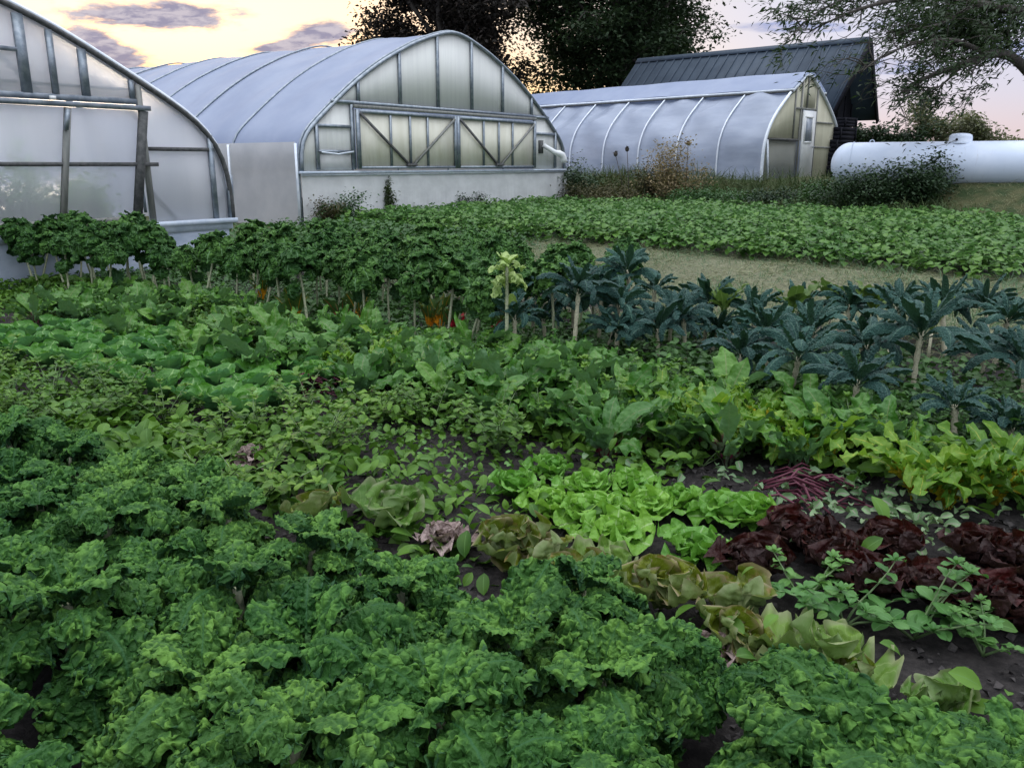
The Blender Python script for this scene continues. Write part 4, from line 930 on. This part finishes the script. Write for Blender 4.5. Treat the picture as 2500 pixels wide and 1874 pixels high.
for i, (px, py, lab) in enumerate([(610, 1120, 'collapsed purplish dead lettuce beside the curly kale'), (1085, 1315, 'collapsed pinkish-brown dead lettuce left of the olive head'), (1730, 1600, 'small withered pink-brown head behind the kale')]):
    x, y, z = ground_at(px, py + 10, .05); place(ded_p[i % 2], x, y, z + .04, r.uniform(0, 6), .72, lab)
# ---- beets and golden chard
r = np.random.default_rng(51)
BEET = [(480, 900), (300, 850), (560, 880), (640, 930), (720, 930), (790, 910), (430, 830), (200, 810), (880, 990), (950, 960), (1080, 1010), (1200, 1040), (1250, 1010), (1330, 1060), (1420, 1080), (1150, 960), (1500, 1040), (1560, 1100), (1020, 950), (1400, 1000), (90, 800), (690, 870), (1480, 1130), (1640, 1120)]
bl_ = ['over the lettuces', 'with a dark red stem', 'with upturned leaves', 'with a glossy drooping leaf', 'beside the purple stem pile', 'half sunk in weeds']
for i, (px, py) in enumerate(sorted(BEET)):
    x, y, z = ground_at(px, py); place(beet_p[i % 5], x, y, z, r.uniform(0, 6.28), r.uniform(1.0, 1.25), f'{ORD[i]} leafy green beet plant from the left in the weedy bed')
GOLD = [(885, 930), (950, 900), (1010, 940), (1650, 1080), (1735, 1090), (1800, 1100), (1900, 1120), (1985, 1150), (2235, 1220), (2310, 1240), (2430, 1230), (2490, 1210), (1610, 1050), (1850, 1060)]
for i, (px, py) in enumerate(sorted(GOLD)):
    x, y, z = ground_at(px, py); place(gold_p[i % 4], x, y, z, r.uniform(0, 6.28), r.uniform(.98, 1.2), f'{ORD[i]} yellow-green chard from the left, golden stems in a tuft')
r = np.random.default_rng(55)
for i in range(95):
    n_ = r.choice([4.3, 4.55, 4.8, 5.1]) + r.uniform(-.12, .12); x, y = rowp(n_, r.uniform(-9.5, -.8))
    if inview(x, y, .3, 60): place(beet_p[int(r.integers(5))], x, y, float(terrain(x, y)), r.uniform(0, 6.28), r.uniform(.85, 1.25), 'leafy green beet plant crowded among the weeds of the middle bed')
wp = []
for i in range(5):
    b, sb = weedplant(np.random.default_rng(160 + i), .32, 7, .095, M_weed); wp.append(protoplant([('leaves', b, M_weed), ('stems', sb, M_gstem)], 'leafy_weed', '', 'weed', 'leafy weeds standing in the middle beds'))
for i in range(130):
    n_ = r.uniform(2.3, 5.2); x, y = rowp(n_, r.uniform(-7.5, -.9))
    nn2, ss2 = torow(x, y)
    if (nn2 < 4.2 and ss2 < -4.2 and nn2 > 2.9) or (ss2 > -2.7 and nn2 < 4.0) or (ss2 > -3.2 and nn2 < 2.7): continue
    if inview(x, y, .3, 60): place(wp[int(r.integers(5))], x, y, float(terrain(x, y)), r.uniform(0, 6.28), r.uniform(.7, 1.15), 'upright leafy green weed standing among the middle beds')
# ---- bean bed
r = np.random.default_rng(61); cand = []
n0 = 13.4
while n0 < 25:
    s = -14.2
    while s < 6:
        x, y = rowp(n0 + r.uniform(-.1, .1), s + r.uniform(-.15, .15)); s += .60
        if bankS(x, y) > -1.2: continue
        if not inview(x, y, .5, 60): continue
        cand.append((y, x))
    n0 += .72
cand.sort(); 
for y, x in cand[:298]:
    place(bean_p[int(r.integers(6))], x, y, float(terrain(x, y)) - .02, r.uniform(0, 6.28), r.uniform(.88, 1.12), 'low leafy green bean plant in the broad bed below the greenhouses')
if len(cand) > 298:
    b = Buf(); pr = [beanplant(np.random.default_rng(580 + i), 60, .42, .42, .21).arrays() for i in range(3)]
    for i, (y, x) in enumerate(cand[298:]):
        V, F, A = pr[i % 3]; b.add(xf(V, r.uniform(0, 6.28), (x, y, float(terrain(x, y)))), F, A)
    tag(b.obj('bean_foliage', M_bean), 'far part of the bean bed merging into one leafy mass', None, None, 'stuff')
print('beans', len(cand))

# ---- weeds (ground cover)
def cover(name, label, mat, T, dens, rng_n, rng_s, hfun, s0, s1, seed, p0=-.7, p1=.7, keep=None, sub=None):
    r = np.random.default_rng(seed); A_ = (rng_n[1] - rng_n[0]) * (rng_s[1] - rng_s[0]); n = int(A_ * dens)
    nn_ = r.uniform(*rng_n, n); ss = r.uniform(*rng_s, n); x, y = rowp(nn_, ss)
    d = y * math.cos(PITCH) + EYE * math.sin(PITCH); px = 1250 + FPX * x / d
    ok = (y > .5) & (px > -120) & (px < 2620)
    if keep is not None: ok &= keep(x, y, nn_, ss, r)
    x, y, nn_, ss = x[ok], y[ok], nn_[ok], ss[ok]; n = len(x)
    hh = hfun(x, y, nn_, ss, r); z = terrain(x, y) + hh
    b = Buf(); b.add(*scatter(T, np.stack([x, y, z], 1), r.uniform(0, 6.28, n), r.uniform(p0, p1, n), r.uniform(-.7, .7, n), r.uniform(s0, s1, n) * (.65 + .75 * clump(x, y, .55)), r.random(n)))
    print(name, n)
    return tag(b.obj(name, mat), label, None, None, 'stuff')
def clump(x, y, f=1.0): return .5 + .5 * np.sin(x * 3.1 * f + 1.3 * np.sin(y * 2.3 * f)) * np.cos(y * 2.7 * f + np.sin(x * 1.9 * f))
soilhole = lambda x, y, n, s, r: ((clump(x, y) + .45 > r.random(len(x))) | (s < -2.6)) & ~((n > 2.6) & (n < 4.35) & (s > -1.75) & (r.random(len(x)) > .015)) & ~((n > 2.85) & (n < 3.9) & (s > -2.75) & (r.random(len(x)) > .55)) & ~((n < 2.75) & (s > -2.1) & (r.random(len(x)) > .25)) & ~((n > 2.85) & (n < 4.15) & (s < -4.2) & (r.random(len(x)) > .15))
cover('weeds', 'tangled mid-green weeds between the beet and lettuce rows', M_weed, T_oval, 640, (2.25, 5.4), (-12, 3.2), lambda x, y, n, s, r: r.random(len(x)) ** 1.1 * (.05 + .15 * clump(x, y, .8)), .04, .115, 1, -1.1, 1.0, soilhole)
cover('weeds', 'small fine weeds along the lettuce rows', M_weedl, T_oval, 260, (2.1, 5.2), (-10, 3.2), lambda x, y, n, s, r: r.random(len(x)) * (.03 + .14 * clump(y, x, 1.1)), .03, .06, 2, -.5, .6, lambda x, y, n, s, r: (clump(y, x, 1.2) > .35 + .4 * r.random(len(x))) & soilhole(x, y, n, s, r))
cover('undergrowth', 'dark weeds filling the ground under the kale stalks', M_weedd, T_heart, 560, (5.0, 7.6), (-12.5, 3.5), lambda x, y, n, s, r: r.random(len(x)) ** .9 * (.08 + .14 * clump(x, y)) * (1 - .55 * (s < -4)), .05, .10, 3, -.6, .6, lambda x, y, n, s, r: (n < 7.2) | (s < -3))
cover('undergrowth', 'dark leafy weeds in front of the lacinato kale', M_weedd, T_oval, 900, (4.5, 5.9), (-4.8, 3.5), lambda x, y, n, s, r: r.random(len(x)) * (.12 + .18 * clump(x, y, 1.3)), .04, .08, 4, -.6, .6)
cover('undergrowth', 'rank green weeds between the tall kale and the big greenhouse', M_weedd, T_heart, 240, (7.4, 12.6), (-14.3, -8.3), lambda x, y, n, s, r: r.random(len(x)) * .22, .06, .12, 8, -.9, .9)
cover('dry_grass', 'mown dry grass path between the kale and the bean bed', M_straw, T_blade, 560, (7.6, 13.5), (-9, 7), lambda x, y, n, s, r: r.random(len(x)) * .05 * clump(x, y), .08, .22, 5, -.1, .5)
cover('rough_grass', 'green grass growing through the dry path', M_weedd, T_blade, 260, (7.4, 13.6), (-9, 7), lambda x, y, n, s, r: r.random(len(x)) * .04, .08, .20, 6, .1, 1.1, lambda x, y, n, s, r: clump(x, y, .6) > .45 * r.random(len(x)))
cover('soil_crumbs', 'loose clods on the bare soil', simple('clod', (.02, .018, .018), (.06, .052, .05), 40, .95), (np.array([(0, 0, 0), (.5, .5, .35), (1, 0, .1), (.5, -.5, .3)]), T_kite[1], np.zeros((4, 4))), 300, (1.8, 5.4), (-6, 3.5), lambda x, y, n, s, r: 0 * x, .01, .035, 7, -.3, .6)
# ---- bank behind the beans
def bank(name, label, mat, T, n, seed, s0, s1, hmax, cond, p0, p1):
    r = np.random.default_rng(seed); x = r.uniform(-.5, 17, n * 3); y = r.uniform(17, 34, n * 3); sd_ = bankS(x, y)
    ok = cond(x, y, sd_) ; x, y = x[ok][:n], y[ok][:n]; m_ = len(x)
    z = terrain(x, y) + r.random(m_) * hmax * (.35 + .65 * clump(x, y, .45))
    tag(Buf().add(*scatter(T, np.stack([x, y, z], 1), r.uniform(0, 6.28, m_), r.uniform(p0, p1, m_), r.uniform(-.8, .8, m_), r.uniform(s0, s1, m_), r.random(m_))).obj(name, mat), label, None, None, 'stuff')
M_bankg = leafmat('bank_grass', (.030, .060, .022), (.085, .115, .045), rough=.6, trans=.2, spec=.2)
M_bankd = leafmat('bank_brush', (.035, .040, .020), (.095, .085, .040), rough=.7, trans=.2, spec=.2)
bank('bank_grass', 'rough green grass on the bank below the small greenhouse', M_bankg, T_blade, 26000, 71, .25, .55, .22, lambda x, y, s: (s > -1.0) & (s < 2.6) & (x < 10.5) & (x > 1.2), .3, 1.4)
bank('bank_brush', 'brownish brush along the foot of the bank', M_bankd, T_kite, 24000, 72, .05, .12, .55, lambda x, y, s: (s > -.9) & (s < 1.9) & (x < 5.5) & (x > 1.3), -.8, .9)
bank('bank_brush', 'dark green brush along the bank', M_weedd, T_kite, 22000, 73, .05, .12, .50, lambda x, y, s: (s > -.9) & (s < 1.3) & (x < 9.6) & (x > 4.2), -.8, .9)
bank('dry_grass', 'short dry grass on the bank in front of the gas tank', M_straw, T_blade, 26000, 74, .08, .2, .04, lambda x, y, s: (s > -1.0) & (s < 3.6) & (x > 8.5), .0, .8)
# ---- shrubs
def shrub(name, label, cat, x, y, w, h, n, ls, mat, seed, T=T_kite, depth=None, z=None, asym=0, col=None, stems=14, p0=-.7, p1=.9):
    r = np.random.default_rng(seed); z = float(terrain(x, y)) if z is None else z
    root = empty(name, (x, y, z), 0, label, cat); sb = Buf(); tips = []
    depth = depth or w * .8
    for k in range(stems):
        q = r.uniform(0, 6.28); rr_ = math.sqrt(r.random()); tx, ty = math.cos(q) * rr_ * w / 2, math.sin(q) * rr_ * depth / 2
        tz = h * (1 - .5 * rr_ ** 2) * r.uniform(.6, 1.0); P = [(tx * t ** 1.5, ty * t ** 1.5, tz * t) for t in np.linspace(0, 1, 6)]
        sb.tube(P, np.linspace(.012, .003, 6), 4); tips += [P[2], P[3], P[4], P[5], P[5]]
    tips = np.array(tips); c = tips[r.integers(len(tips), size=n)]
    pos = c + r.normal(0, 1, (n, 3)) * np.array([w * .12, depth * .12, h * .13]); pos[:, 2] = np.abs(pos[:, 2])
    b = Buf(); b.add(*scatter(T, pos, r.uniform(0, 6.28, n), r.uniform(p0, p1, n), r.uniform(-.8, .8, n), r.uniform(ls * .6, ls * 1.3, n), r.random(n)))
    b.obj('foliage', mat, root); sb.obj('stems', col or M_bark, root); return root
M_goldrod = leafmat('faded_flower_brush', (.14, .12, .06), (.26, .21, .12), rough=.7, trans=.25, spec=.2)
M_vine = leafmat('vine_leaf', (.014, .034, .016), (.035, .070, .028), rough=.55, trans=.15, spec=.3)
p = aty(1640, 480, 26.2); shrub('flower_clump', 'tall faded brown flower clump in front of the ribbed greenhouse', 'plant', p.x, 26.0, 1.9, 1.75, 4200, .085, M_goldrod, 81)
p = aty(1580, 480, 26.2); shrub('flower_clump', 'greener half of the tall weeds left of the faded flowers', 'plant', p.x, 26.4, 1.0, 1.35, 1800, .08, M_bankd, 82)
p = aty(1410, 470, 27.5); shrub('bush', 'dark green bush tucked against the right end of the big greenhouse', 'bush', p.x, 27.9, 1.7, 1.45, 3600, .10, M_vine, 83)
p = aty(1450, 490, 27); shrub('bush', 'low brownish bush beside the dark one by the big greenhouse', 'bush', p.x, 26.6, 2.2, .85, 3200, .085, M_bankd, 84)
p = aty(2085, 470, 21.5); shrub('bush', 'rounded dark bush at the left end of the white gas tank', 'bush', p.x, 21.6, 1.9, 1.15, 4200, .09, M_vine, 85)
p = aty(2180, 460, 21.3); shrub('bush', 'spreading dark bush in front of the gas tank', 'bush', p.x, 21.5, 1.8, 1.20, 4200, .09, M_vine, 86)
p = aty(2268, 450, 21.2); shrub('vine_bush', 'tallest vine-covered bush spilling over the middle of the gas tank', 'bush', p.x, 21.4, 1.7, 1.38, 5000, .09, M_vine, 87)
p = aty(2010, 480, 22.3); shrub('bush', 'weedy green bush just left of the gas tank', 'bush', p.x, 22.8, 1.5, .8, 2600, .09, M_weedd, 88)
for i, (px, Y_, w_, h_, mt, lab) in enumerate([(1500, 25.6, 1.6, .62, M_bankd, 'low brown-green bush at the foot of the bank left of centre'), (1700, 24.6, 1.9, .70, M_weedd, 'low green bush on the bank below the flower clump'), (1800, 24.2, 1.8, .62, M_weedd, 'low green bush on the bank below the ribbed film'), (1900, 23.7, 1.9, .66, M_vine, 'low dark bush on the bank below the white door')]):
    p = aty(px, 480, Y_); shrub('bush', lab, 'bush', p.x, Y_, w_, h_, 3000, .08, mt, 170 + i)
for i, (px, w_, h_, n_, mt, lab) in enumerate([(840, 1.5, .70, 2600, M_weedd, 'wide green weed clump against the left of the whitewashed wall'), (800, .9, .6, 1300, M_bankd, 'loose seed-topped weed left of the wide clump by the wall'), (950, .35, .95, 900, M_bankg, 'narrow column-shaped weed standing against the whitewashed wall'), (1120, .9, .6, 700, M_vine, 'thin dark speckled weed against the middle of the white wall'), (1160, .7, .62, 500, M_vine, 'sparse twiggy weed right of the middle of the white wall'), (1010, 1.2, .3, 900, M_weedd, 'low weed strip between column weed and speckled weed')]):
    Y = 19.0 + 8.5 * (px - 742) / 632 - .7; p = aty(px, 520, Y)
    shrub('weed_clump', lab, 'weed', p.x, Y, w_, h_, n_, .07, mt, 90 + i, stems=9)
# two thistles
for i, (px, py, lab) in enumerate([(1503, 378, 'left of two dark dried thistles leaning away from the flowers'), (1531, 366, 'right of two dark dried thistles beside the flower clump'), (1680, 352, 'single flat-topped dried flower head right of the clump')]):
    t = aty(px, py, 26.0); z0 = float(terrain(t.x + .3, 26)); root = empty('dried_thistle', (t.x, 26, z0), 0, lab, 'plant')
    dx = .35 if i == 0 else (.12 if i == 1 else .0)
    Buf().tube([(dx, 0, 0), (dx * .5, 0, (t.z - z0) * .6), (0, 0, t.z - z0)], [.014, .012, .008], 5).obj('stem', M_bark, root)
    hd = Buf(); hd.lathe([(1e-3, -.06), (.05, -.03), (.065, .02), (.05, .06), (1e-3, .075)] if i < 2 else [(1e-3, -.05), (.06, -.01), (.12, .03), (.11, .05), (1e-3, .055)], 10, Matrix.Translation((0, 0, t.z - z0)))
    hd.add(*scatter(T_kite, np.tile([[0, 0, t.z - z0 + .03]], (40, 1)), rng.uniform(0, 6.28, 40), rng.uniform(.1, 1.4, 40), rng.uniform(-.5, .5, 40), rng.uniform(.06, .11, 40), rng.random(40))); hd.obj('flower_head', M_bark if i < 2 else M_fruit, root)
M_indoor = leafmat('indoor_crop_leaf', (.12, .30, .05), (.22, .45, .08), rough=.6, trans=.3, spec=.2)
# plants inside the left greenhouse
for i, (u, s) in enumerate([(-1.4, .5), (-.5, .5), (.25, .55), (.8, .5), (1.45, .5), (1.8, 1.2), (-.1, 1.6), (1.2, 1.7)]):
    x = -6.559 + u * ROW_U[0] - s * .807; y = 10.7 + u * ROW_U[1] + s * .5906
    shrub('indoor_plant', f'{ORD[i]} blurred green crop plant behind the greenhouse film', 'plant', x, y, .75, 1.45, 3000, .10, M_indoor, 110 + i, stems=8)
# ---- big near weed with oval leaves, and two small ones
for i, (px, py, H, n_, L_, lab) in enumerate([(2060, 1530, .30, 8, .085, 'sprawling weed with oval pale green leaves over the dark lettuces'), (2230, 1560, .30, 7, .085, 'weed with oval leaves and arching stems by the bare soil'), (1960, 1480, .22, 5, .075, 'upright light green weed left of the sprawling one'), (2400, 1600, .18, 5, .06, 'small low weed near the right edge of the soil')]):
    x, y, z = ground_at(px, py); b, sb = weedplant(np.random.default_rng(130 + i), H, n_, L_, M_weedl)
    place(protoplant([('leaves', b, M_weedl), ('stems', sb, M_gstem)], 'leafy_weed', '', 'weed', 'leafy weeds among the lettuces'), x, y, z, r.uniform(0, 6), 1, lab)
# ---- harvested piles
for i, (px, py, lab) in enumerate([(745, 960, 'heap of purple-stemmed wilted beet tops left of centre'), (1960, 1215, 'flat heap of purple-stemmed beet tops behind the red lettuces'), (2180, 1270, 'limp pale green discarded leaves near the golden chard')]):
    x, y, z = ground_at(px, py); rr_ = np.random.default_rng(140 + i); sb = Buf(); lb = Buf(); W_ = .34 if i != 1 else .42
    root = empty('discarded_tops', (x, y, z), -.5, lab, 'plant heap', 'heaps of discarded beet tops')
    if i < 2:
        for k in range(38):
            q = rr_.normal(0, .10, 2); a = rr_.normal(.0, .5); l = rr_.uniform(.15, .32); hh = rr_.uniform(.02, .15) * math.exp(-abs(q[0]) * 3)
            c_, s_ = math.cos(a) * l / 2, math.sin(a) * l / 2
            sb.tube([(q[0] - c_, q[1] - s_, max(.01, hh - .03)), (q[0], q[1], hh + .02), (q[0] + c_, q[1] + s_, max(.01, hh - .02))], .006, 5)
        sb.obj('stems', M_pstem, root)
    n = 130; pos = np.stack([rr_.normal(.10, W_, n), rr_.normal(-.05, .20, n), rr_.uniform(.02, .10, n)], 1)
    T_p = leaft(wd=.5, prof=OVAL, nu=7, nv=8, a0=.3, a1=-1.0, cup=.5, ruf=wavy(.10, .3, .6), seed=5)
    lb.add(*scatter(T_p, pos, rr_.uniform(0, 6.28, n), rr_.uniform(-.3, .6, n), rr_.uniform(-1.2, 1.2, n), rr_.uniform(.035, .085, n), rr_.random(n))).obj('wilted_leaves', M_pile, root)

# ------------------------------------------------------------------ trees
M_tree1 = leafmat('dark_maple_leaf', (.010, .012, .010), (.034, .026, .022), rough=.6, trans=.15, spec=.2)
M_tree2 = leafmat('green_tree_leaf', (.010, .024, .012), (.030, .052, .022), rough=.6, trans=.22, spec=.2)
M_tree3 = leafmat('ash_leaf', (.012, .028, .012), (.036, .064, .026), rough=.55, trans=.25, spec=.3)
M_tree4 = leafmat('far_tree_leaf', (.08, .10, .05), (.20, .20, .12), rough=.6, trans=.3, spec=.3)
def branch(b, p, q, r0, r1, rr_, sag=0.0, wob=.12, n=7):
    p = np.array(p, float); q = np.array(q, float); L_ = np.linalg.norm(q - p); t = np.linspace(0, 1, n)[:, None]
    off = rr_.normal(0, 1, 3) * L_ * wob; off2 = rr_.normal(0, 1, 3) * L_ * wob * .4
    P = p + (q - p) * t + off * np.sin(np.pi * t) + off2 * np.sin(2 * np.pi * t) + np.array([0, 0, sag * L_]) * np.sin(np.pi * t)
    b.tube(P, np.linspace(r0, r1, n), 6); return P
def tree(name, label, base, trunk_h, ctr, radii, nl, ncl, nleaf, ls, mat, seed, tr=.35, T=T_kite, spread=.55, cat='tree'):
    rr_ = np.random.default_rng(seed); root = empty(name, base, 0, label, cat); tb_ = Buf(); c = np.array(ctr, float) - np.array(base)
    P = branch(tb_, (0, 0, -.3), (c[0] * .4, c[1] * .4, c[2] + radii[2] * .3), tr, tr * .25, rr_, 0, .02, 10); tips = []
    for i in range(nl):
        d = rr_.normal(0, 1, 3); d /= np.linalg.norm(d); f = rr_.uniform(.6, .97); q = c + d * np.array(radii) * f
        k = min(9, max(2, int(9 * (.2 + .6 * (q[2] / (c[2] + radii[2]))))))
        p0 = P[k]; L1 = branch(tb_, p0, q, tr * .30, tr * .06, rr_, .08, .09, 8); 
        for j in range(ncl):
            a = L1[int(rr_.integers(3, 8))]; d2 = rr_.normal(0, 1, 3); d2[2] *= .6; e = a + d2 / np.linalg.norm(d2) * np.array(radii).mean() * rr_.uniform(.12, .32)
            L2 = branch(tb_, a, e, tr * .06, tr * .015, rr_, .0, .12, 5); tips += list(L2[2:])
    tips = np.array(tips); cs = rr_.random(len(tips)) ** 1.5 + .15; idx = rr_.choice(len(tips), nleaf, p=cs / cs.sum())
    pos = tips[idx] + rr_.normal(0, spread, (nleaf, 3)) * np.array([1, 1, .62])
    b = Buf(); b.add(*scatter(T, pos, rr_.uniform(0, 6.28, nleaf), rr_.uniform(-1.0, .6, nleaf), rr_.uniform(-.9, .9, nleaf), rr_.uniform(ls * .6, ls * 1.4, nleaf), rr_.random(nleaf)))
    b.obj('crown', mat, root); tb_.obj('trunk', M_bark, root); return root
tree('maple_tree', 'tall dark purplish tree rising behind the peak of the big greenhouse', (-3.2, 44, .3), 4, (-3.3, 44, 10.0), (5.4, 4.6, 6.8), 36, 11, 82000, .22, M_tree1, 1, .45, spread=.50)
tree('shade_tree', 'wide green tree behind the left end of the barn roof', (6.4, 47, .5), 4, (6.0, 47, 10.2), (7.3, 5.0, 6.2), 42, 10, 64000, .23, M_tree2, 2, .5, spread=.55)
tree('low_tree', 'dense dark low tree beside the barn', (19.2, 47, 1), 1, (19.4, 47, 2.4), (2.9, 2.2, 1.3), 16, 6, 14000, .20, M_tree2, 3, .16, spread=.32)
tree('low_tree', 'airy pale low tree left of the tank dome', (22.3, 48, 1), 1, (22.4, 48, 3.1), (2.4, 2.0, 1.9), 14, 6, 7000, .20, M_tree4, 4, .14, spread=.28)
tree('low_tree', 'airy rounded low tree above the tank dome', (25.4, 48, 1), 1, (25.3, 48, 2.9), (2.1, 2.0, 1.9), 14, 6, 6500, .20, M_tree4, 5, .14, spread=.28)
tree('low_tree', 'low tree at the far right edge above the tank', (30.2, 49, 1), 1, (30.4, 49, 2.8), (2.8, 2.0, 2.0), 14, 7, 9000, .20, M_tree4, 6, .16, spread=.3)
# right-hand tree: trunk out to the right, one long limb arching left over the barn
def right_tree():
    rr_ = np.random.default_rng(9); base = Vector((15.6, 24.5, .9))
    root = empty('ash_tree', base, 0, 'large tree at the right whose long arching limb hangs leaves over the barn', 'tree'); o = np.array(base); tb_ = Buf(); tips = []
    A = lambda px, py, Y: np.array(aty(px, py, Y)) - o
    def poly(pts, r0, r1):
        P = smoothprof([tuple(p) for p in pts], 16) if False else np.array(pts, float)
        d = np.r_[0, np.cumsum(np.linalg.norm(np.diff(P, axis=0), axis=1))]; t = np.linspace(0, d[-1], 18)
        Q = np.stack([np.interp(t, d, P[:, i]) for i in range(3)], 1)
        for _ in range(2): Q[1:-1] = .25 * Q[:-2] + .5 * Q[1:-1] + .25 * Q[2:]
        tb_.tube(Q, np.linspace(r0, r1, 18), 8); return Q
    top = A(2620, -60, 24.5)
    poly([(0, 0, -.4), A(2560, 330, 24.5), A(2545, 215, 24.5), A(2580, 60, 24.5), top], .34, .22)
    limbs = [([A(2560, 235, 24.5), A(2500, 160, 24), A(2455, 126, 23.6), A(2410, 132, 23.3), A(2350, 160, 23), A(2290, 175, 22.7), A(2240, 200, 22.4), A(2190, 235, 22)], .17, .02, 1),
             ([A(2580, 60, 24.5), A(2480, 25, 24), A(2380, 10, 23.5), A(2280, -20, 23), A(2180, 0, 22.5), A(2080, 25, 22), A(1980, 75, 21.8)], .15, .015, 1),
             ([A(2410, 132, 23.3), A(2330, 95, 22.5), A(2230, 105, 22), A(2180, 125, 21.5), A(2130, 150, 21.3), A(2100, 180, 21)], .07, .012, 1),
             ([A(2480, 25, 24), A(2460, 70, 23.8), A(2464, 120, 23.7)], .05, .025, 0),
             ([A(2280, -20, 23), A(2180, -40, 22.5), A(2080, -10, 22), A(1990, 30, 21.5), A(1955, 65, 21.3)], .07, .010, 1),
             ([A(2380, 10, 23.5), A(2300, 60, 22.8), A(2200, 80, 22.3), A(2140, 110, 22)], .06, .012, 1),
             ([A(2580, 60, 24.5), A(2500, -30, 25.5), A(2420, -60, 26), A(2300, -60, 26)], .12, .03, 1),
             ([A(2350, 160, 23), A(2320, 190, 22.6), A(2290, 215, 22.2), A(2240, 225, 22)], .04, .010, 1),
             ([A(2410, 132, 23.3), A(2380, 160, 22.4), A(2370, 195, 22), A(2400, 215, 21.8)], .035, .008, 2)]
    for pts, r0, r1, leafy in limbs:
        Q = poly(pts, r0, r1)
        if not leafy: continue
        for j in range(20 if r0 > .05 else 9):
            a = Q[int(rr_.integers(4, 18))]; d = rr_.normal(0, 1, 3); d[0] -= .7; d[2] = d[2] * .45 - .12; d /= np.linalg.norm(d)
            L2 = branch(tb_, a, a + d * rr_.uniform(.5, 1.25), .018, .004, rr_, .05, .1, 6); 
            for k in range(3):
                a2 = L2[int(rr_.integers(2, 6))]; d3 = d + rr_.normal(0, .5, 3); d3[2] -= .3; L3 = branch(tb_, a2, a2 + d3 * rr_.uniform(.25, .5), .006, .002, rr_, 0, .1, 4); tips += list(L3)
            tips += list(L2[2:])
    tips = np.array(tips); n = 5400; idx = rr_.integers(len(tips), size=n); pos = tips[idx] + rr_.normal(0, .10, (n, 3))
    dens = [A(2400, 60, 24.5), A(2330, 20, 25), A(2450, -10, 25), A(2360, 90, 24.4), A(2250, 40, 24.6), A(2430, 95, 24.2)]
    ex = np.concatenate([d + rr_.normal(0, 1, (1500, 3)) * np.array([.62, .7, .40]) for d in dens]); pos = np.vstack([pos, ex]); W_ = pos + o; clear = (W_[:, 0] / W_[:, 1] < .43) & (W_[:, 0] / W_[:, 1] > .345) & (W_[:, 2] < 5.0); pos = pos[~clear | (rr_.random(len(pos)) < .35)]; n = len(pos)
    b = Buf(); b.add(*scatter(T_kitelong, pos, rr_.normal(3.4, .9, n), rr_.uniform(-1.0, .5, n), rr_.uniform(-.9, .9, n), rr_.uniform(.13, .26, n), rr_.random(n)))
    b.obj('crown', M_tree3, root); tb_.obj('trunk', M_bark, root)
right_tree()
